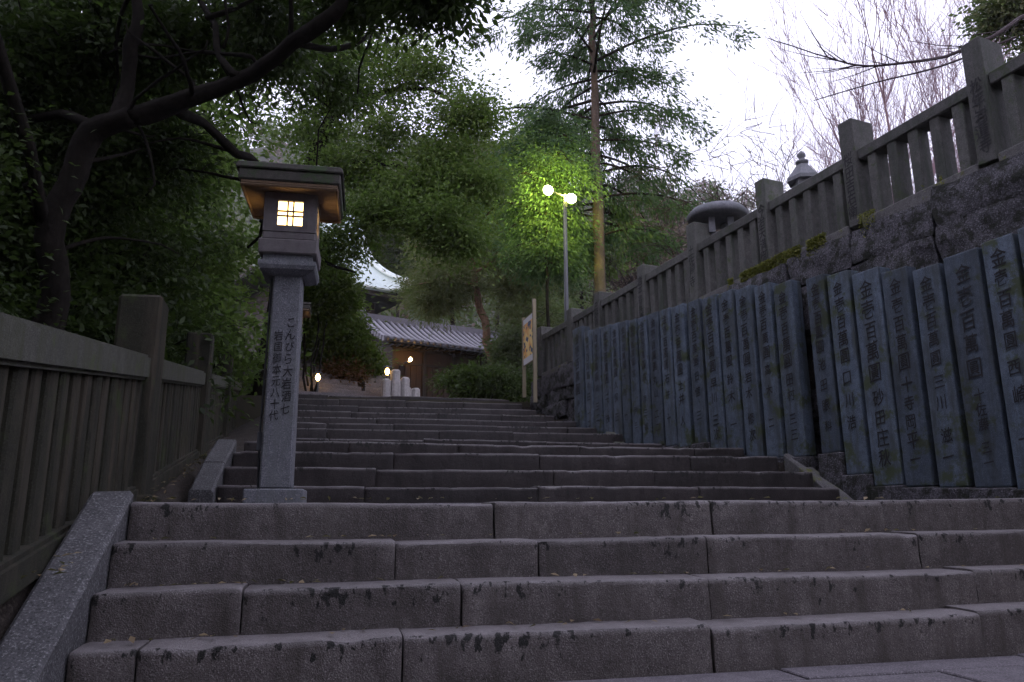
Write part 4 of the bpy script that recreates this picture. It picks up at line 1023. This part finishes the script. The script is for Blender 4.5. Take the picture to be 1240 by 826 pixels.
# ---- mixed trees on the slope behind the building
spots = [(455, 270, 52, 60, 'lf_far', 'blue-green tree behind the copper roof of the hall'), (520, 240, 60, 62, 'lf_far', 'dull green tree on the slope above the tiled building'), (600, 215, 58, 56, 'lf_pine', 'dark slope tree left of the lamp post'),
         (640, 330, 36, 52, 'lf_far', 'dense dark tree filling the gap left of the lamp post'), (545, 320, 42, 48, 'lf_pine', 'grey-green tree behind the leaning pine'), (700, 330, 40, 50, 'lf_mid', 'mid green tree seen between lamp post and cypress trunk'),
         (480, 330, 56, 36, 'lf_mid', 'mossy green tree beside the swooping copper roof'), (760, 300, 48, 44, 'lf_brown', 'brownish leafless crown right of the cypress trunk'), (830, 290, 62, 50, 'lf_brown', 'purple-brown bare crown on the right slope above the fence'), (660, 400, 30, 40, 'lf_far', 'dark tree low behind the sign board')]
for i, (px, py, Y, rp, mt, lab) in enumerate(spots):
    c_ = at(px, py, Y); r_ = pxr(rp, Y); z0 = min(hillz(c_.x, c_.y), c_.z - r_ * 1.2); B0 = V3_(c_.x, c_.y, z0); g = random.Random(i)
    limbs = [([B0, B0.lerp(c_, .5) + V3_(.2, 0, 0), c_ + V3_(0, 0, r_ * .6)], .22, .05)]; bl = []
    for k in range(9):
        a = k * 2.4; q = g.uniform(-.75, .8); e = c_ + V3_(math.cos(a) * r_ * .65, math.sin(a) * r_ * .65, q * r_); bl.append((e, (r_ * .5, r_ * .5, r_ * .26), 1)); limbs.append(([c_ + V3_(0, 0, (q - .4) * r_), c_.lerp(e, .6), e], .07, .02))
    broadleaf('slope_tree', lab, B0, limbs, bl, 240, 50, (.30 * Y / 50, .15 * Y / 50), mt, 200 + i, 'trees on the slope behind the buildings', spread=.55 * Y / 45, flat=.7, twig_r=.02, clump_tint=.6)

# ---- wood on the far hills, one mass
g = rng(301); P_, A_, N_, Ls, Ti = [], [], [], [], []; brown = []
for k in range(900):
    y = 62 + 190 * g.random() ** .8; x = (g.random() - .5) * 2 * (35 + y * .72) - 10
    z = hillz(x, y); r_ = g.uniform(2.4, 4.2); h = g.uniform(5, 9); n = 110
    d = g.normal(size=(n, 3)); d /= np.linalg.norm(d, axis=1, keepdims=True); d *= g.random((n, 1)) ** .35
    P_.append(np.array([x, y, z + h * .62]) + d * np.array([r_, r_, h * .5])); N_.append(d + np.array([0, 0, .4]) + g.normal(size=(n, 3)) * .3)
    A_.append(g.normal(size=(n, 3))); Ls.append(np.full(n, g.uniform(.9, 1.4))); Ti.append(np.clip(g.random() * .7 + g.random(n) * .35, 0, 1)); brown.append(np.full(n, (x > 20 and g.random() < .7) or g.random() < .12))
P_, A_, N_, Ls, Ti, brown = [np.concatenate(q) for q in (P_, A_, N_, Ls, Ti, brown)]
for sel, nm_, mt, lab in ((~brown, 'hill_wood', 'lf_far', 'evergreen wood covering the far hillside'), (brown, 'bare_hill_wood', 'lf_brown', 'brownish leafless wood on the far hillside')):
    o = np_quads(nm_, leaf_quads(P_[sel], A_[sel], N_[sel], Ls[sel], Ls[sel] * .55), Ti[sel], M[mt]); tag(o, lab, 'wood', None, 'stuff')

# ---- bare trees on the terrace
def bare(seed, label, base, h, nlimb, spread, mat, lean=(0, 0), r0=.16, depth=3, up=.8, nkids=(4, 6), name='bare_tree', fork=.22):
    g = random.Random(seed); o = thing(name, label, 'tree', base, 'bare trees on the terrace'); mb = MB(); tw = MB()
    def grow(p, d, L, r_, lev):
        n = 6; pts = [p]; dd = d.copy()
        for i in range(n):
            dd = (dd + Vector((g.gauss(0, .13), g.gauss(0, .13), g.gauss(0, .09) + .07 * up)) ).normalized(); pts.append(pts[-1] + dd * L / n)
        (mb if lev == 0 else tw).tube(pts, [r_ * (1 - .72 * i / n) for i in range(n + 1)], 6 if lev < 2 else 3, False)
        if lev < depth:
            for k in range(g.randint(*nkids)):
                i = g.randint(1 if lev else 2, n); q = pts[i]; dr = (pts[i] - pts[i-1]).normalized()
                side = Vector((g.gauss(0, 1), g.gauss(0, 1), g.gauss(0, .5))); side = (side - dr * side.dot(dr)).normalized()
                nd = (dr * (.75 if lev else .6) + side * spread * g.uniform(.5, 1.2) + Vector((0, 0, .25 * up))).normalized()
                grow(q, nd, L * g.uniform(.45, .72), max(.0105, r_ * (1 - .72 * i / n) * .62), lev + 1)
    tr = base + Vector((lean[0] * .3, lean[1] * .3, h * fork))
    mb.tube([base, base.lerp(tr, .5) + V3_(.04, 0, 0), tr], [r0, r0 * .9, r0 * .8], 8, False)
    for k in range(nlimb):
        a = k * 2.399 + g.random(); d = Vector((math.cos(a) * spread * .55 + lean[0] * .2, math.sin(a) * spread * .55 + lean[1] * .2, 1)).normalized()
        grow(tr - V3_(0, 0, g.random() * h * fork * .4), d, h * g.uniform(.5, .85), r0 * .45, 0)
    mb.build('trunk', M[mat], o, True); t_ = tw.build('twigs', M[mat], o, True); t_['kind'] = 'stuff'; return o
q = at(1085, 240, 27); bare(81, 'tall bare tree with a fan of pale upright shoots behind the terrace fence', V3_(q.x, q.y, 4.0), 14.0, 9, .42, 'twig', r0=.2, depth=3, up=1.0, nkids=(5, 7))
q = at(990, 260, 29); bare(82, 'thinner bare tree left of the tall one, slanting shoots against the sky', V3_(q.x, q.y, 4.0), 11.5, 8, .55, 'twig', r0=.15, depth=3, up=.9)
q = at(1120, 230, 34); bare(86, 'slender bare tree standing behind the tall one, between it and the right edge', V3_(q.x, q.y, 4.0), 13.0, 7, .4, 'twig', r0=.14, depth=3, up=1.0)
q = at(1190, 200, 30); bare(85, 'bare tree at the right edge behind the highest fence post', V3_(q.x, q.y, 4.0), 13.0, 6, .45, 'twig', r0=.16, depth=3, up=.9)
q = at(905, 300, 19); bare(83, 'dark spreading cherry tree without leaves behind the mushroom-capped lantern', V3_(q.x, q.y, 3.9), 5.2, 6, .95, 'twigd', r0=.13, depth=3, up=.15, nkids=(4, 6), name='cherry_tree')
q = at(800, 330, 24); bare(84, 'leafless cherry tree right of the cypress trunk, low over the fence', V3_(q.x, q.y, 3.9), 5.0, 6, .95, 'twigd', r0=.12, depth=3, up=.1, name='cherry_tree')

# ---- cherry bough hanging in from the right
q = V3_(8.4, 9.2, 4.0); o = thing('cherry_tree', 'dark bare bough curving across the sky at the upper right above the fence', 'tree', q, 'bare trees on the terrace')
mb = MB(); limb(mb, [q, V3_(8.3, 9.1, 5.6), V3_(7.6, 8.7, 6.6)], .14, .09, 8, .02, 3)
main = limb(mb, [V3_(7.6, 8.7, 6.6), at(1260, 15, 8.4), at(1200, 45, 8.2), at(1130, 72, 8.1), at(1060, 79, 8.0), at(1000, 68, 8.0), at(930, 46, 8.0)], .034, .005, 6, .012, 4)
mb.build('trunk', M['twigd'], o, True); tw = MB(); g = random.Random(9)
for k in range(26):
    i = g.randint(6, len(main) - 2); p = main[i]; d = (main[i+1] - main[i]).normalized(); L = g.uniform(.15, .8)
    nd = (d + Vector((g.gauss(0, .4), g.gauss(0, .6), g.gauss(-.1, .5)))).normalized(); tw.tube([p, p + nd * L * .5 + V3_(0, 0, .02), p + (nd + V3_(0, 0, .12)).normalized() * L], [.008, .005, .002], 4, False)
tw.tube(smooth_path([at(1230, 45, 8.3), at(1140, 80, 8.2), at(1060, 100, 8.2), at(985, 122, 8.2)], 5), [.016 - .0007 * i for i in range(16)], 4, False)
tag(tw.build('twigs', M['twigd'], o, True), kind='stuff')
q = at(1225, 60, 16); broadleaf('evergreen_tree', 'evergreen crown at the top right corner behind the highest fence post', V3_(q.x + 1.5, q.y, 4.0), [([V3_(q.x + 1.5, q.y, 4.0), V3_(q.x + 1.4, q.y, 8), at(1275, -60, 16)], .18, .06), ([at(1290, 60, 16), at(1225, 20, 16)], .05, .02)], [B_(1225, 15, 16, 38, 24), B_(1270, -20, 16, 70, 60), B_(1290, 60, 16, 50, 30)], 150, 90, (.15, .07), 'lf_far', 91)

# ---- moss tufts on the ledge
g = rng(401); pos, nr = [], []
for (Ya, Yb, n) in ((10.6, 8.9, 8000), (8.4, 8.2, 400), (7.6, 7.4, 400)):
    for k in range(n):
        Y = Ya + (Yb - Ya) * g.random()
        if mnoise.noise(Vector((Y * 3.4, 3, 0))) < -.18: continue
        f = abs(g.normal()) * .10; p = wall(Y, .34 - .5 * min(f, .12) * 0 - .05, rfz(Y) + .03 - f); p = p + WN * (.04 + .015 * g.normal())
        pos.append(tuple(p)); nr.append(tuple(WN * .6 + V3_(0, 0, .6)))
pos = np.array(pos); nr = np.array(nr) + g.normal(size=pos.shape) * .5
o = np_quads('moss', leaf_quads(pos, g.normal(size=pos.shape), nr, np.full(len(pos), .026), np.full(len(pos), .016)), g.random(len(pos)), M['moss']); tag(o, 'yellow-green moss on the ledge under the terrace fence', 'moss', None, 'stuff')
# ---- fallen leaves on the steps and the left soil
g = rng(402); pos = []
for k in range(150):
    i = int(g.integers(0, 4)); t, z, _ = LOWER[i]; pos.append(tuple(st(SL + .1 + g.random() ** 1.5 * 5.5, t + (.06 + .15 * g.random() if i else .1 + .5 * g.random()), z + .02)))
for k in range(160):
    Y = 3 + 8 * g.random(); p = lf(Y, .15 + .12 * g.random()); pos.append((p.x, p.y, lfz(Y) - .02))
pos = np.array(pos); o = np_quads('fallen_leaves', leaf_quads(pos, g.normal(size=pos.shape) * np.array([1, 1, .2]), np.array([0, 0, 1.0]) + g.normal(size=pos.shape) * .25, g.uniform(.03, .06, len(pos)), g.uniform(.015, .03, len(pos))), g.random(len(pos)), M['litter']); tag(o, 'small dry leaves scattered on the steps', 'leaves', None, 'stuff')

# ------------------------------------------------------------------ evening haze: one even closed box of air
mb = MB(); mb.box((-420, -60, -1.2), (840, 0, 0), (0, 420, 0), (0, 0, 108))
hz = mb.build('haze', None); tag(hz, 'thin bluish evening haze', 'haze', None, 'stuff')
hm = bpy.data.materials.new('evening_air'); hm.use_nodes = True; hn = hm.node_tree.nodes; hn.clear()
ho = hn.new('ShaderNodeOutputMaterial'); hv = hn.new('ShaderNodeVolumePrincipled'); hv.inputs['Color'].default_value = (.90, .93, 1, 1); hv.inputs['Density'].default_value = .0005
hm.node_tree.links.new(hv.outputs[0], ho.inputs['Volume']); hz.data.materials.append(hm)
